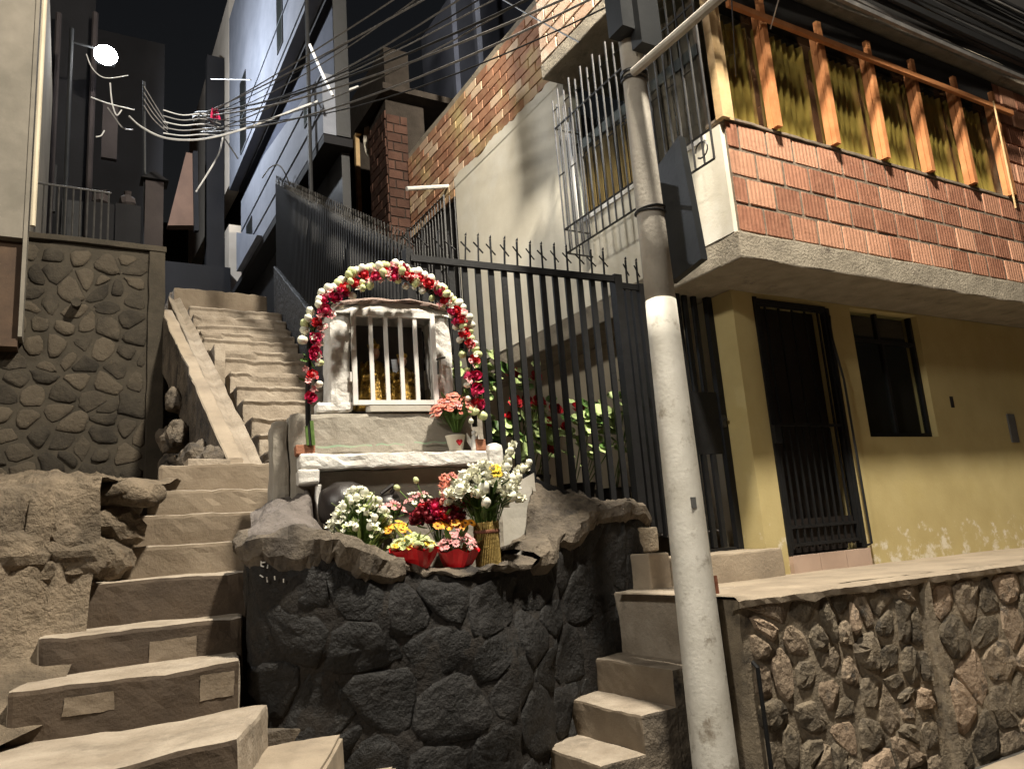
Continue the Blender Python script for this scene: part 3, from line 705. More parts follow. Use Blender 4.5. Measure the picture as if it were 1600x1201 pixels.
obj('scroll', MB().tube([V3(XG, 3.02 + .05 * math.cos(a * .5), 2.19 + .05 * math.sin(a * .5)) for a in range(12)], .006, 4), 'iron_grey', G)

# far side window with its own grille
G2 = thing('window_grille', 'dim tall grille of close bars over the far side window by the brick pier', 'window grille', (XG, 7.4, 1.95))
obj('window_glass', MB().box((XW + .03, 6.76, 1.96), (XW + .04, 7.94, 3.6)), 'dark', H)
for k in range(17):
    y = 7.95 - k * 1.2 / 16
    link('bar', gb, (XG + .10, y, 1.95), None, G2, None, (1, 1, 3.60 - 1.95))
for z in (1.97, 2.8, 3.46, 3.58): obj('rail', MB().tube([V3(XG + .10, 7.95, z), V3(XG + .10, 6.75, z)], .009, 5), 'iron_grey', G2)
for k in range(4): link('bar', gb, (XG + .11 + .06 * k, 6.75, 1.95), None, G2, None, (1, 1, 1.65))
tag(obj('spout_pipe', MB().tube([V3(3.445, 6.9, 3.79), V3(2.93, 6.84, 3.645)], .024, 8), 'white_metal'), 'short white spout pipe sticking out of the brick wall above the far grille', 'pipe')

# brick pier and brick wall beyond it
BH = thing('brick_house', 'dark brick house with a tall brick pier beyond the cream wall', 'house', (3.4, 8.5, 1.6))
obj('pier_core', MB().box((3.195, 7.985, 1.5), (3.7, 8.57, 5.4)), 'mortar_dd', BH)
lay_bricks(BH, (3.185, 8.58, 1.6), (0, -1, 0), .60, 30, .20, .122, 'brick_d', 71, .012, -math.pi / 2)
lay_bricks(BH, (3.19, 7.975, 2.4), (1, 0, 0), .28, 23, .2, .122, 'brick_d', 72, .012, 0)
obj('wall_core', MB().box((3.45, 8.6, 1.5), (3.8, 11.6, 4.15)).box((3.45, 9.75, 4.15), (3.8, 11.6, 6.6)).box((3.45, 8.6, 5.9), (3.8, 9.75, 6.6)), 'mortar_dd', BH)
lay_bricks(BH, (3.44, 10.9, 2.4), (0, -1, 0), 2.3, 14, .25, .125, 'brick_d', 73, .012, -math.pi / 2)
obj('window_frame', MB().box((3.40, 9.70, 4.0), (3.46, 9.77, 5.9)).box((3.40, 8.62, 5.85), (3.46, 9.69, 5.9)), 'wood_pale', BH)
obj('window_pane', MB().box((3.62, 8.6, 4.15), (3.63, 9.75, 5.9)), 'dark', BH)
obj('eave', MB().box((3.10, 7.8, 5.42), (4.2, 8.9, 5.50)), 'mortar_dd', BH)
dish = MB().lathe([(.02, 0), (.12, .012), (.21, .05), (.26, .10), (.265, .10), (.20, .04), (.02, -.015)], (0, 0, 0), 20)
a = at(592, 208, X=3.3)
for p in dish.v:
    x, y, z = p; p.x, p.y, p.z = a.x - z * .9 - x * .1, a.y + x, a.z + y * 1.25
tag(obj('satellite_dish', dish, 'cream', None, True), 'pale oval dish on the dark brick house beside the brick pier', 'satellite dish')

# front of the upper storey: brick parapet, posts, rail, curtains
obj('brick_backing', MB().box((3.475, 3.0625, 1.728), (10.4, 3.2, 2.478)), 'mortar', H)
lay_bricks(H, (3.470, 3.062, 1.728), (1, 0, 0), 6.0, 4, .248, .1865, 'brick', 81, .019)
obj('sill_mortar', rough_block((3.45, 3.05, 2.475), (6.86, 3.2, 2.497), .05, .006, 8, .004, .003), 'mortar', H)
obj('brick_backing', MB().box((6.87, 3.08, 2.479), (10.4, 3.2, 3.62)), 'mortar', H)
lay_bricks(H, (6.86, 3.066, 2.48), (1, 0, 0), 2.5, 6, .248, .1865, 'brick', 82, .016)
for k, b in enumerate((3.945, 4.525, 5.075, 5.62, 6.185, 6.75)):
    p = obj('post', rough(MB().box((b - .046, 3.002, 2.498), (b, 3.034, 3.44)), .004, 4), 'wood', H)
    obj('post_board', rough(MB().box((b - .050, 3.037, 2.498), (b - .004, 3.080, 3.36)), .003, 4), 'wood', p)
obj('corner_post', MB().box((3.435, 3.03, 2.475), (3.50, 3.09, 3.60)).box((3.505, 3.045, 2.475), (3.55, 3.10, 3.60)), 'wood_pale', H)
obj('rail', rough(MB().box((3.55, 2.955, 3.235), (6.9, 2.983, 3.275)), .006, 3), 'wood', H)
obj('beam', MB().box((3.55, 3.06, 3.36), (6.86, 3.16, 3.60)), 'dark', H)
bays = [(3.555, 3.894), (3.947, 4.474), (4.527, 5.024), (5.077, 5.569), (5.622, 6.134), (6.187, 6.699)]
for k, (a, b) in enumerate(bays):
    P = []; m_ = max(12, int((b - a) / .012))
    bot = 2.50; 
    for i in range(m_ + 1):
        x = a + (b - a) * i / m_; fold = abs(math.sin(i * .55)) ** .7
        y = 3.12 + .05 * fold + .012 * nz((x, 0, 0), 8)
        P.append([V3(x, y + .01 * nz((x, z, 0), 5), z) for z in (bot, 2.7, 2.9, 3.1, 3.3)])
    obj('curtain', MB().grid(P), 'curtain', H, True)
    obj('pane', MB().box((a, 3.085, 2.499), (b, 3.089, 3.355)), 'glass', H)
tag(obj('pale_rod', MB().tube([at(1552, 158, Y=2.90), at(1587, 325, Y=2.93)], .007, 5), 'wood_pale'), 'thin pale rod leaning against the last orange post of the brick storey', 'rod')

# ================================================================ FENCE AND GATE
FA, FB = V3(1.73, 4.05, 1.70), V3(3.03, 3.74, 1.60)
fdir = (FB - FA); fx = V3(fdir.x, fdir.y, 0).normalized()
F = thing('iron_fence', 'black iron fence with crossed spikes behind the flower shrine', 'fence', (2.4, 3.9, .2))
barm, _ = MB().box((-.017, -.013, 0), (.017, .013, 1)).mesh('bar', V3(0, 0, 0)); barm.materials.append(M['iron'])
sp = MB().box((-.005, -.005, 0), (.005, .005, .15)); sp.prism([V3(-.007, -.005, .155), V3(.007, -.005, .155), V3(.004, -.005, .172)], (0, .010, 0))
a = V3(-.030, 0, .118); b = V3(.030, 0, .058); sp.tube([a, b], .005, 4)
spm, _ = sp.mesh('spike', V3(0, 0, 0)); spm.materials.append(M['iron'])
def fence_bottom(x): return .02 + (3.03 - x) * .475
ang = math.atan2(fx.y, fx.x); nb = 16
for k in range(nb + 1):
    s = k / nb; p = FA.lerp(FB, s); zb = fence_bottom(p.x)
    if k not in (0, nb): link('bar', barm, (p.x, p.y, zb), None, F, (0, 0, ang), (1, 1, p.z - zb))
    if k < nb: link('spike', spm, (p.x + .01, p.y, p.z + .02), None, F, (R_() * .1, R_() * .16 - .08, ang + R_() * .5 - .25), (1, 1, 1 + R_() * .15))
def bar_between(name, a, b, w, h, m, parent):
    a = Vector(a); b = Vector(b); d = b - a; t = V3(d.x, d.y, 0).normalized(); nn = V3(-t.y, t.x, 0) * w / 2; hh = V3(0, 0, h / 2)
    return obj(name, MB().prism([a - nn - hh, a + nn - hh, a + nn + hh, a - nn + hh], d), m, parent)
bar_between('rail', FA + V3(0, -.016, 0), FB + V3(-.03, -.016, 0), .03, .04, 'iron', F)
bar_between('rail', V3(FA.x, FA.y - .016, fence_bottom(FA.x)), V3(3.0, FB.y - .01, fence_bottom(3.0)), .03, .045, 'iron', F)
obj('post', MB().box((3.005, 3.715, .02), (3.065, 3.775, 1.635)), 'iron', F)
obj('post', MB().box((1.70, 4.03, .55), (1.75, 4.08, 1.76)), 'iron', F)

G = thing('iron_gate', 'black iron gate with a solid middle panel beside the yellow pillar', 'gate', (3.45, 3.74, -.17))
YG = 3.735
obj('side_panel_frame', MB().box((3.066, YG - .012, 1.545), (3.20, YG + .012, 1.585)).box((3.20, YG - .02, -.05), (3.262, YG + .02, 1.59)), 'iron', G)
for x in (3.105, 3.16): link('bar', barm, (x, YG, -.02), None, G, None, (1, 1, 1.56))
for x in (3.12, 3.21): link('spike', spm, (x, YG, 1.585), None, G, (0, .05, .3), (1, 1, 1.1))
obj('gate_frame', MB().box((3.50, YG - .02, -.178), (3.545, YG + .02, 1.60)).box((3.79, YG - .02, -.178), (3.838, YG + .02, 1.60)).box((3.546, YG - .018, 1.555), (3.774, YG + .018, 1.598)).box((3.546, YG - .018, -.176), (3.774, YG + .018, -.145)), 'iron', G)
obj('gate_frame', MB().box((3.263, YG - .018, 1.552), (3.499, YG + .018, 1.592)).box((3.263, YG - .018, -.12), (3.499, YG + .018, -.08)), 'iron', G)
for x in (3.33, 3.395, 3.60, 3.685):
    link('bar', barm, (x, YG, -.14), None, G, None, (1, 1, .60)); link('bar', barm, (x, YG, .88), None, G, None, (1, 1, .67))
obj('lock_panel', MB().box((3.546, YG - .012, .462), (3.774, YG + .012, .878)), 'iron', G)
obj('lock_panel', MB().box((3.264, YG - .012, .462), (3.498, YG + .012, .878)), 'iron', G)
obj('lock_plate', MB().box((3.785, YG - .03, .64), (3.815, YG - .021, .72)).tube([V3(3.80, YG - .03, .69), V3(3.80, YG - .05, .69)], .012, 8), 'iron_grey', G)

F2 = thing('iron_fence', 'dark bar fence climbing beside the upper stairs under the brick pier', 'fence', (1.75, 6, 1.5))
bthin, _ = MB().box((-.008, -.008, 0), (.008, .008, 1)).mesh('bar', V3(0, 0, 0)); bthin.materials.append(M['iron'])
spm2, _ = MB().tube([V3(0, 0, 0), V3(0, 0, .13)], [.007, .002], 4).tube([V3(0, -.035, .10), V3(0, .035, .05)], .004, 4).mesh('spike', V3(0, 0, 0)); spm2.materials.append(M['iron_grey'])
def ftop(y): return 1.74 + .565 * (y - 4.05)
for k in range(70):
    y = 4.12 + k * .075; zt = ftop(y); x = fence_x(y) + .01
    link('bar', bthin, (x, y, zt - 1.12), None, F2, None, (1, 1, 1.12))
    link('spike', spm2, (x, y, zt), None, F2, (0, 0, R_() * .6 - .3))
for dz in (0, -1.06): bar_between('rail', (fence_x(4.1) + .027, 4.1, ftop(4.1) + dz), (fence_x(9.35) + .027, 9.35, ftop(9.35) + dz), .016, .04, 'iron', F2)
for y in (5.45, 6.9, 8.35, 9.3): obj('post', MB().box((fence_x(y) + .038, y, ftop(y) - 1.45), (fence_x(y) + .08, y + .045, ftop(y) + .05)), 'iron', F2)
obj('kerb_wall', slope_mb(1.735, 1.88, 4.3, 9.4, .70, 3.62, .7, dx=.42), 'black_stone', F2)
obj('blackout_sheet', MB().prism([V3(fence_x(y) + .05, y, ftop(y) + dz) for y, dz in ((4.35, -1.05), (9.4, -1.05), (9.4, -.09), (4.35, -.09))], (.012, 0, 0)), 'iron', F2)  # dark sheet added behind the bars to hide the lit wall
struct('yard', rough(MB().grid([[V3(x, y, (-.02 + .13 * (y - 4)) + .30 * max(0, (2.9 - x) / 1.1) * (1 if y < 6 else .6)) for x in (1.79, 2.1, 2.5, 2.9, 3.3, 3.86)] for y in (3.86, 4.2, 4.6, 5.2, 6, 7, 8.6, 9)]), .02, 3), 'rim_flat', True)

# ================================================================ BLACK STONE PLANTER
P_ = thing('stone_planter', 'black rubble stone planter with a scooped rim full of flowers', 'planter', (1.7, 3.5, -1.33))
path = [(1.06, 4.52, .36), (.93, 4.25, .25), (.80, 3.97, .15), (.745, 3.68, .09), (.705, 3.44, .062), (.80, 3.32, .07), (1.0, 3.27, .03), (1.2, 3.25, -.055), (1.45, 3.25, -.10), (1.70, 3.27, -.112), (1.95, 3.35, -.09), (2.2, 3.50, -.03), (2.45, 3.60, .08), (2.72, 3.65, .155), (2.96, 3.69, .145), (3.07, 3.78, .06)]
plen = [0]
for a, b in zip(path, path[1:]): plen.append(plen[-1] + math.hypot(b[0] - a[0], b[1] - a[1]))
def pat(s):
    s = max(0, min(plen[-1] - 1e-6, s))
    for i in range(len(path) - 1):
        if s <= plen[i + 1]:
            t = (s - plen[i]) / (plen[i + 1] - plen[i])
            def cr(k):
                p0 = path[max(i - 1, 0)][k]; p1 = path[i][k]; p2 = path[i + 1][k]; p3 = path[min(i + 2, len(path) - 1)][k]
                return .5 * (2 * p1 + (p2 - p0) * t + (2 * p0 - 5 * p1 + 4 * p2 - p3) * t * t + (3 * p1 - p0 - 3 * p2 + p3) * t ** 3)
            return V3(cr(0), cr(1), cr(2))
def pfn(s, v, w):                                                  # along the wall, height from -1.4 (foot) to 0 (rim), out from the face
    p = pat(s); d = (pat(s + .06) - pat(s - .06)); d.z = 0; d.normalize(); nn = V3(d.y, -d.x, 0)
    f = (v + 1.4) / 1.4; z = -1.4 + f * (p.z + 1.4) - .02
    bulge = (.05 if p.x < 1.7 else max(.0, .05 - .10 * (p.x - 1.7))) * (1 - f) + (.03 if p.x < 1.8 else .01) * math.sin(f * 5 + s * 2) + .03 * nz((s, v, 0), 2.5) + .035 * fbm((s, v, 3), 3.6, 4) + .02 * abs(fbm((s, v, 6), 7, 4))
    q = p + nn * (w + bulge); q.z = z; return q
core = MB().grid([[pfn(plen[-1] * i / 120, -1.4 + 1.4 * j / 24, .003 + .008 * fbm((i * .2, j * .2, 0), 1)) for i in range(121)] for j in range(25)])
obj('mortar', core, 'black_mortar', P_, True)
cs = cells(.0, plen[-1], -1.4, -.03, .27, .23, 77, .9)
lay_stones(P_, cs, pfn, 'black_stone', 12, gap=(.002, .009), relief=(.004, .020), cut=.24, ragged=.12, smooth=True)
# small chalk strokes on the upper left of the black wall
def on_wall(x, y):
    best = None
    for i in range(26, 60):
        for j in range(50):
            p = pfn(i * .025, -.55 + j * .0115, .024); d = p.dot(FW); e = math.hypot(800 + 1200 * p.dot(RT) / d - x, 600.5 - 1200 * p.dot(UP) / d - y)
            if best is None or e < best[0]: best = (e, p)
    return best[1]
mk = MB()
for a, b in (((411, 872), (413, 880)), ((413, 880), (419, 878)), ((412, 883), (413, 888)), ((417, 883), (418, 888)), ((422, 884), (422, 888)), ((411, 899), (412, 905)), ((415, 900), (416, 905)), ((420, 899), (420, 906)), ((425, 900), (425, 905)), ((446, 901), (447, 906))):
    p = on_wall(*a); q = on_wall(*b); q = p + (q - p).normalized() * (math.hypot(a[0] - b[0], a[1] - b[1]) / 330) if (q - p).length > 1e-4 else p - V3(0, 0, .014); mk.tube([p, q], .0028, 4)
stuff_marks = obj('chalk_mark', mk, 'white_metal', P_); stuff_marks['kind'] = 'stuff'
# rim rocks: the rough band that crowns the wall
rr = random.Random(31); s = .75
while s < plen[-1] - .1:
    w = rr.uniform(.20, .34); mb = MB(); th = rr.uniform(.055, .08); dep = rr.uniform(.11, .15)
    pc = pat(s + w / 2); mid = 1.0 if (1.15 < pc.x < 2.05) else 1.5
    if mid < 1.3: w = rr.uniform(.09, .15); th *= .36
    G_ = []
    for j, (o, h) in enumerate(((.0, -1.1), (.03, -.55), (.035, .05), (.012, .40), (-.05, .5), (-.12, .38), (-.15, -.6))):
        row = []
        for i in range(13):
            u = i / 12; ss = s - .008 + (w + .016) * u; q = pfn(ss, 0, o * mid); e = 1 - (abs(u - .5) * 2) ** 5
            q.z += th * mid * h * (.5 + .5 * e) + (.02 if mid > 1.2 else .008)
            row.append(q)
        G_.append(row)
    obj('rim_stone', rough(mb.grid(G_), .034, 6, .020, 19), 'rim', P_)
    s += w
def loft(rows, n=24, m=14, bulge=.02, amp=.03):
    def cr1(L, t):
        t = max(0, min(.99999, t)) * (len(L) - 1); i = int(t); f = t - i
        p0, p1, p2, p3 = (Vector(L[max(i - 1, 0)]), Vector(L[i]), Vector(L[min(i + 1, len(L) - 1)]), Vector(L[min(i + 2, len(L) - 1)]))
        return .5 * (2 * p1 + (p2 - p0) * f + (2 * p0 - 5 * p1 + 4 * p2 - p3) * f * f + (3 * p1 - p0 - 3 * p2 + p3) * f ** 3)
    G_ = []
    for j in range(m + 1):
        G_.append([cr1([cr1(r, i / n) for r in rows], j / m) for i in range(n + 1)])
    mb = MB().grid(G_)
    for p in mb.v: p.z += amp * fbm(p, 4.5) + amp * .55 * abs(fbm(p + V3(9, 0, 0), 10)); p.x += amp * .5 * nz(p + V3(0, 5, 0), 8); p.y += amp * .5 * nz(p + V3(5, 5, 0), 8)
    return mb
obj('rock_cap', loft([[(.66, 3.40, .05), (.80, 3.32, .06), (.97, 3.29, .03), (1.12, 3.28, -.04), (1.2, 3.3, -.12)],
                      [(.70, 3.60, .10), (.82, 3.50, .13), (.96, 3.45, .10), (1.06, 3.45, -.02), (1.1, 3.46, -.14)],
                      [(.76, 3.85, .17), (.84, 3.70, .24), (.93, 3.62, .26), (.985, 3.60, .22), (1.0, 3.60, -.1)],
                      [(.88, 4.15, .24), (.95, 3.95, .29), (1.0, 3.82, .31), (1.03, 3.76, .30), (1.03, 3.72, .0)],
                      [(1.03, 4.48, .36), (1.06, 4.32, .37), (1.1, 4.2, .37), (1.12, 4.1, .36), (1.12, 4.0, .1)]], 40, 40, amp=.05), 'rim_flat', P_, True)
obj('rock_cap', loft([[(1.96, 3.40, -.16), (2.12, 3.48, -.06), (2.3, 3.56, .02), (2.5, 3.62, .10), (2.75, 3.66, .16), (2.95, 3.70, .15), (3.08, 3.79, .06)],
                      [(2.06, 3.52, -.08), (2.2, 3.60, .05), (2.36, 3.66, .13), (2.54, 3.71, .19), (2.76, 3.73, .20), (2.95, 3.74, .15), (3.085, 3.80, .05)],
                      [(2.18, 3.64, .10), (2.28, 3.73, .20), (2.4, 3.79, .26), (2.57, 3.80, .24), (2.78, 3.80, .20), (2.96, 3.79, .13), (3.09, 3.82, .04)],
                      [(2.29, 3.77, .26), (2.35, 3.86, .31), (2.45, 3.92, .33), (2.6, 3.90, .28), (2.8, 3.86, .19), (2.97, 3.84, .10), (3.09, 3.84, .02)]], 60, 34, amp=.055), 'rim', P_, True)
obj('soil', rough(MB().grid([[V3(.98 + i * .072, max(3.31, 3.31 + .5 * (.98 + i * .072 - 1.75)) + j * .06, -.17) for i in range(16)] for j in range(8)]), .015, 8), 'bank', P_)
obj('painted_wall', rough(MB().grid([[V3(1.88 + i * .05, 3.69 + .012 * i, -.18 + j * .06 + (0.10 * max(0, i - 5) / 5 if j == 8 else 0)) for i in range(10)] for j in range(9)]), .01, 6), 'painted', P_)

# ================================================================ SHRINE
SA = math.radians(7.5); SO = V3(1.45, 3.72, 0); se = V3(math.cos(SA), -math.sin(SA), 0); sn = V3(math.sin(SA), math.cos(SA), 0)
def S(u, v, z): return SO + se * u + sn * v + V3(0, 0, z)
def place(mb):
    for p in mb.v: p[:] = S(p.x, p.y, p.z)[:]
    return mb
N_ = thing('shrine', 'whitewashed wayside shrine with a barred white niche door', 'shrine', S(0, .1, -.2))
obj('base_block', place(rough_block((-.52, -.01, .0), (.50, .34, .70), .04, .010, 6, .025, .004)), 'grey_cement', N_)
obj('base_wing', place(rough_block((-.60, .02, .02), (-.525, .30, .665), .04, .012, 6, .02, .005)), 'grey_cement', N_)
pk = MB()
for u0, u1, z, h in ((-.40, -.12, .520, .010), (-.10, .05, .526, .007), (.10, .30, .530, .008)): pk.grid([[V3(u0 + (u1 - u0) * i / 10, -.0205 - .006 * (1 if True else 0), z + h * j + .004 * math.sin(i * 1.3 + u0 * 9)) for i in range(11)] for j in (0, 1)])
obj('green_paint_streak', place(pk), 'green_paint', N_)
obj('shelf', place(rough_block((-.49, -.13, .405), (.46, -.012, .476), .035, .008, 8, .012, .005)), 'white', N_)
obj('shelf_end', place(rough_block((-.50, -.14, .335), (-.40, -.015, .402), .035, .008, 8, .01, .004)), 'white', N_)
obj('shelf_end', place(rough_block((.465, -.15, .30), (.555, -.0, .505), .03, .012, 6, .035, .004)), 'white', N_)
obj('lime_drip', place(rough_block((-.415, -.125, .10), (-.39, -.02, .333), .03, .010, 9, .006, .004)), 'white', N_)
obj('recess_wall', place(rough_block((-.50, -.03, -.16), (.56, -.015, .40), .05, .006, 6, .004, .003)), 'grey_cement', N_)
obj('jamb', place(rough_block((-.315, .005, .705), (-.205, .25, 1.245), .03, .016, 7, .03, .006)), 'white', N_)
obj('jamb', place(rough_block((.250, .005, .705), (.350, .25, 1.245), .03, .014, 7, .03, .006)), 'white', N_)
obj('jamb_foot', place(rough_block((-.385, -.0, .700), (-.20, .10, .755), .03, .008, 8, .015, .004)), 'white', N_)
# shallow arched hood over the niche
prof = []
for k in range(13):
    u = -.305 + .65 * k / 12; q = (u - .02) / .325; prof.append((u, 1.252 + .042 * (1 - q * q)))
mb = MB(); rows = []
for (u, z) in prof: rows.append([V3(u, -.012, 1.228), V3(u, -.014, z - .03), V3(u, -.006, z), V3(u, .14, z + .01), V3(u, .27, z), V3(u, .27, 1.228)])
obj('hood', place(rough(mb.grid(rows), .010, 9, .008, 40)), 'white', N_)
mb = MB(); rows = []
for (u, z) in prof: rows.append([V3(u, -.02, z - .004), V3(u, -.03, z + .012), V3(u, -.005, z + .028), V3(u, .12, z + .034), V3(u, .25, z + .02)])
obj('hood_crust', place(rough(mb.grid(rows), .012, 14, .010, 45)), 'pink_rough', N_)
nb_ = MB().box((-.204, .235, .70), (.249, .25, 1.235)).box((-.203, .02, .702), (.248, .234, .712))
obj('niche_back', place(nb_), 'niche', N_)
obj('sill', place(MB().prism([V3(-.12, -.022, .703), V3(.20, -.022, .703), V3(.22, -.0, .703), V3(-.14, .0, .703)], (0, 0, .030))), 'painted', N_)
CG = V3(0, 0, 0)
D_ = obj('cage_door', place(MB().box((-.205, -.022, .738), (-.18, .003, 1.24)).box((.225, -.022, .738), (.25, .003, 1.24)).box((-.179, -.021, 1.213), (.224, .002, 1.24)).box((-.179, -.021, .738), (.224, .002, .762))), 'white_metal', N_)
bw, _ = place(MB().box((-.0105, -.016, .763), (.0105, -.002, 1.212))).mesh('bar', S(0, 0, .763)); bw.materials.append(M['white_metal'])
for u in (-.101, -.021, .059, .139): link('bar', bw, S(u, 0, .763), None, D_)
obj('latch', place(MB().tube([V3(.244, -.03, .98), V3(.262, -.045, .985), V3(.29, -.045, .99)], .006, 5).tube([V3(.252, -.03, .97), V3(.25, -.03, .90)], .005, 5)), 'iron_grey', D_)
for z in (.86, 1.12): obj('hinge', place(MB().tube([V3(-.214, -.015, z), V3(-.214, -.015, z + .05)], .008, 6)), 'white_metal', D_)

# two gilded figures in the niche
def figurine(u, v, z, h, label, tilt=0, wide=1.0):
    c = S(u, v, z); f = thing('figurine', label, 'figurine', c)
    k = h / .36
    robe = MB().lathe([(.085 * k * wide, 0), (.088 * k * wide, .02 * k), (.078 * k * wide, .09 * k), (.066 * k * wide, .16 * k), (.055 * k * wide, .22 * k), (.030 * k, .255 * k), (.016 * k, .262 * k)], c, 18, 0, lambda a, i: 1 + .10 * math.sin(a * 7 + i) - .18 * abs(math.sin(a)))
    r = obj('robe', rough(robe, .006, 30), 'gold', f, True)
    cape = MB().grid([[c + V3(math.sin(t) * (.095 - .04 * s) * k * wide, math.cos(t) * (.06 - .02 * s) * k + .01, (.02 + .235 * s) * k) for t in [(-1.9 + 3.8 * i / 14) for i in range(15)]] for s in (0, .25, .5, .75, 1)])
    obj('cape', rough(cape, .005, 28), 'gold_b', f, True)
    hc = c + V3(0, -.008 * k, .262 * k)
    head = MB().lathe([(.008, 0), (.019, .010), (.025, .026), (.026, .040), (.021, .056), (.006, .064)], (0, 0, 0), 14)
    for p in head.v:
        p *= k
        if p.y < -.015 * k and abs(p.x) < .009 * k and .022 * k < p.z < .042 * k: p.y -= .006 * k     # nose
        p += hc
    hd = obj('head', head, 'skin', f, True)
    for sx in (-1, 1): obj('eye', MB().lathe([(.0005, -.002), (.0028 * k, 0), (.0005, .002)], hc + V3(sx * .009 * k, -.0245 * k, .037 * k), 6), 'iron', hd)
    obj('mouth', MB().box(hc + V3(-.006 * k, -.0245 * k, .016 * k), hc + V3(.006 * k, -.021 * k, .019 * k)), 'f_red', hd)
    cr = MB().lathe([(.026 * k, 0), (.030 * k, .02 * k), (.024 * k, .022 * k), (.018 * k, .002 * k)], hc + V3(0, 0, .052 * k), 12, 0, lambda a, i: 1 + (.15 * math.cos(a * 6) if i == 1 else 0))
    cr.lathe([(.01 * k, .0), (.016 * k, .02 * k), (.003 * k, .05 * k)], hc + V3(0, 0, .058 * k), 8)
    obj('crown', cr, 'gold_b', f)
    for sx in (-1, 1): obj('arm', MB().tube([c + V3(sx * .055 * k, -.01, .22 * k), c + V3(sx * .062 * k, -.045 * k, .16 * k), c + V3(sx * .015 * k, -.075 * k, .175 * k)], [.018 * k, .02 * k, .01 * k], 7), 'gold', f)
    return f
figurine(-.065, .10, .712, .40, 'larger gilded robed figure with a crown on the left inside the niche', wide=1.15)
figurine(.085, .09, .712, .345, 'smaller gilded robed figure with a pale veil on the right inside the niche', wide=1.15)
vb = bpy.data.objects['figurine.001']
obj('veil', rough(MB().grid([[S(.03 + .012 * math.sin(i * 1.3), .055 + .01 * i / 5, .80 + .05 * i) for i in range(5)], [S(.055 + .01 * math.sin(i), .06, .80 + .05 * i) for i in range(5)]]), .004, 20), 'veil', vb)

# ================================================================ FLOWERS
def fm(name, mb, m, smooth=True):
    me, _ = mb.mesh(name, V3(0, 0, 0)); me.materials.append(M[m])
    if smooth:
        for p in me.polygons: p.use_smooth = True
    return me
def bud_mb(): return MB().lathe([(.18, -.55), (.42, -.35), (.5, 0), (.42, .35), (.2, .55), (.04, .6)], n=7, jit=.12)
def rose_mb(seed):
    rr = random.Random(seed); mb = MB().lathe([(.10, -.4), (.22, -.2), (.26, .1), (.16, .3), (.05, .33)], n=7, jit=.3)
    for k in range(12):
        a = k * 2.4; ring = k // 4; r = (.26, .42, .52)[ring]; up = (.42, .26, .02)[ring] + rr.uniform(-.08, .08); c, s_ = math.cos(a), math.sin(a)
        base = V3(c * .12, s_ * .12, -.3); t = V3(-s_, c, 0); w = (.2, .27, .3)[ring]
        q = V3(c * r, s_ * r, up * .5 - .05); tip = V3(c * r * 1.12, s_ * r * 1.12, up + rr.uniform(-.06, .1))
        mb.grid([[base - t * .1, base, base + t * .1], [q - t * w - V3(c, s_, 0) * .06, q + V3(c, s_, 0) * .05, q + t * w - V3(c, s_, 0) * .06], [tip - t * w * .8 - V3(0, 0, .05), tip + V3(c, s_, .3) * .05, tip + t * w * .7 - V3(0, 0, .07)]])
    return mb
def daisy_mb(n=11, seed=1, lift=.12):
    rr = random.Random(seed); mb = MB()
    for k in range(n):
        a = 2 * math.pi * k / n + rr.uniform(-.1, .1); c, s_ = math.cos(a), math.sin(a); t = V3(-s_, c, 0); L = rr.uniform(.44, .54)
        mb.grid([[V3(c * .1, s_ * .1, 0) - t * .04, V3(c * .1, s_ * .1, 0) + t * .04], [V3(c * L * .6, s_ * L * .6, lift) - t * .12, V3(c * L * .6, s_ * L * .6, lift) + t * .12], [V3(c * L, s_ * L, lift * .6) - t * .05, V3(c * L, s_ * L, lift * .6) + t * .05]])
    return mb
def lily_mb(seed=1, n=6):
    rr = random.Random(seed); mb = MB().lathe([(.05, -.5), (.09, -.25), (.14, 0)], n=6)
    for k in range(n):
        a = 2 * math.pi * k / n + rr.uniform(-.15, .15); c, s_ = math.cos(a), math.sin(a); t = V3(-s_, c, 0); L = rr.uniform(.42, .55)
        mb.grid([[V3(c * .1, s_ * .1, -.05) - t * .07, V3(c * .1, s_ * .1, -.05) + t * .07], [V3(c * .3, s_ * .3, .2) - t * .15, V3(c * .3, s_ * .3, .2) + t * .15], [V3(c * L, s_ * L, .26 + rr.random() * .1) - t * .04, V3(c * L, s_ * L, .26) + t * .04]])
    return mb
def leaf_mb(w=.16, bend=.25): return MB().grid([[V3(-.02, 0, 0), V3(0, 0, 0), V3(.02, 0, 0)]] + [[V3(-w * s, y, bend * y * y + .03), V3(0, y, bend * y * y), V3(w * s, y, bend * y * y + .03)] for y, s in ((.3, .9), (.6, 1), (.85, .55), (1, .05))])
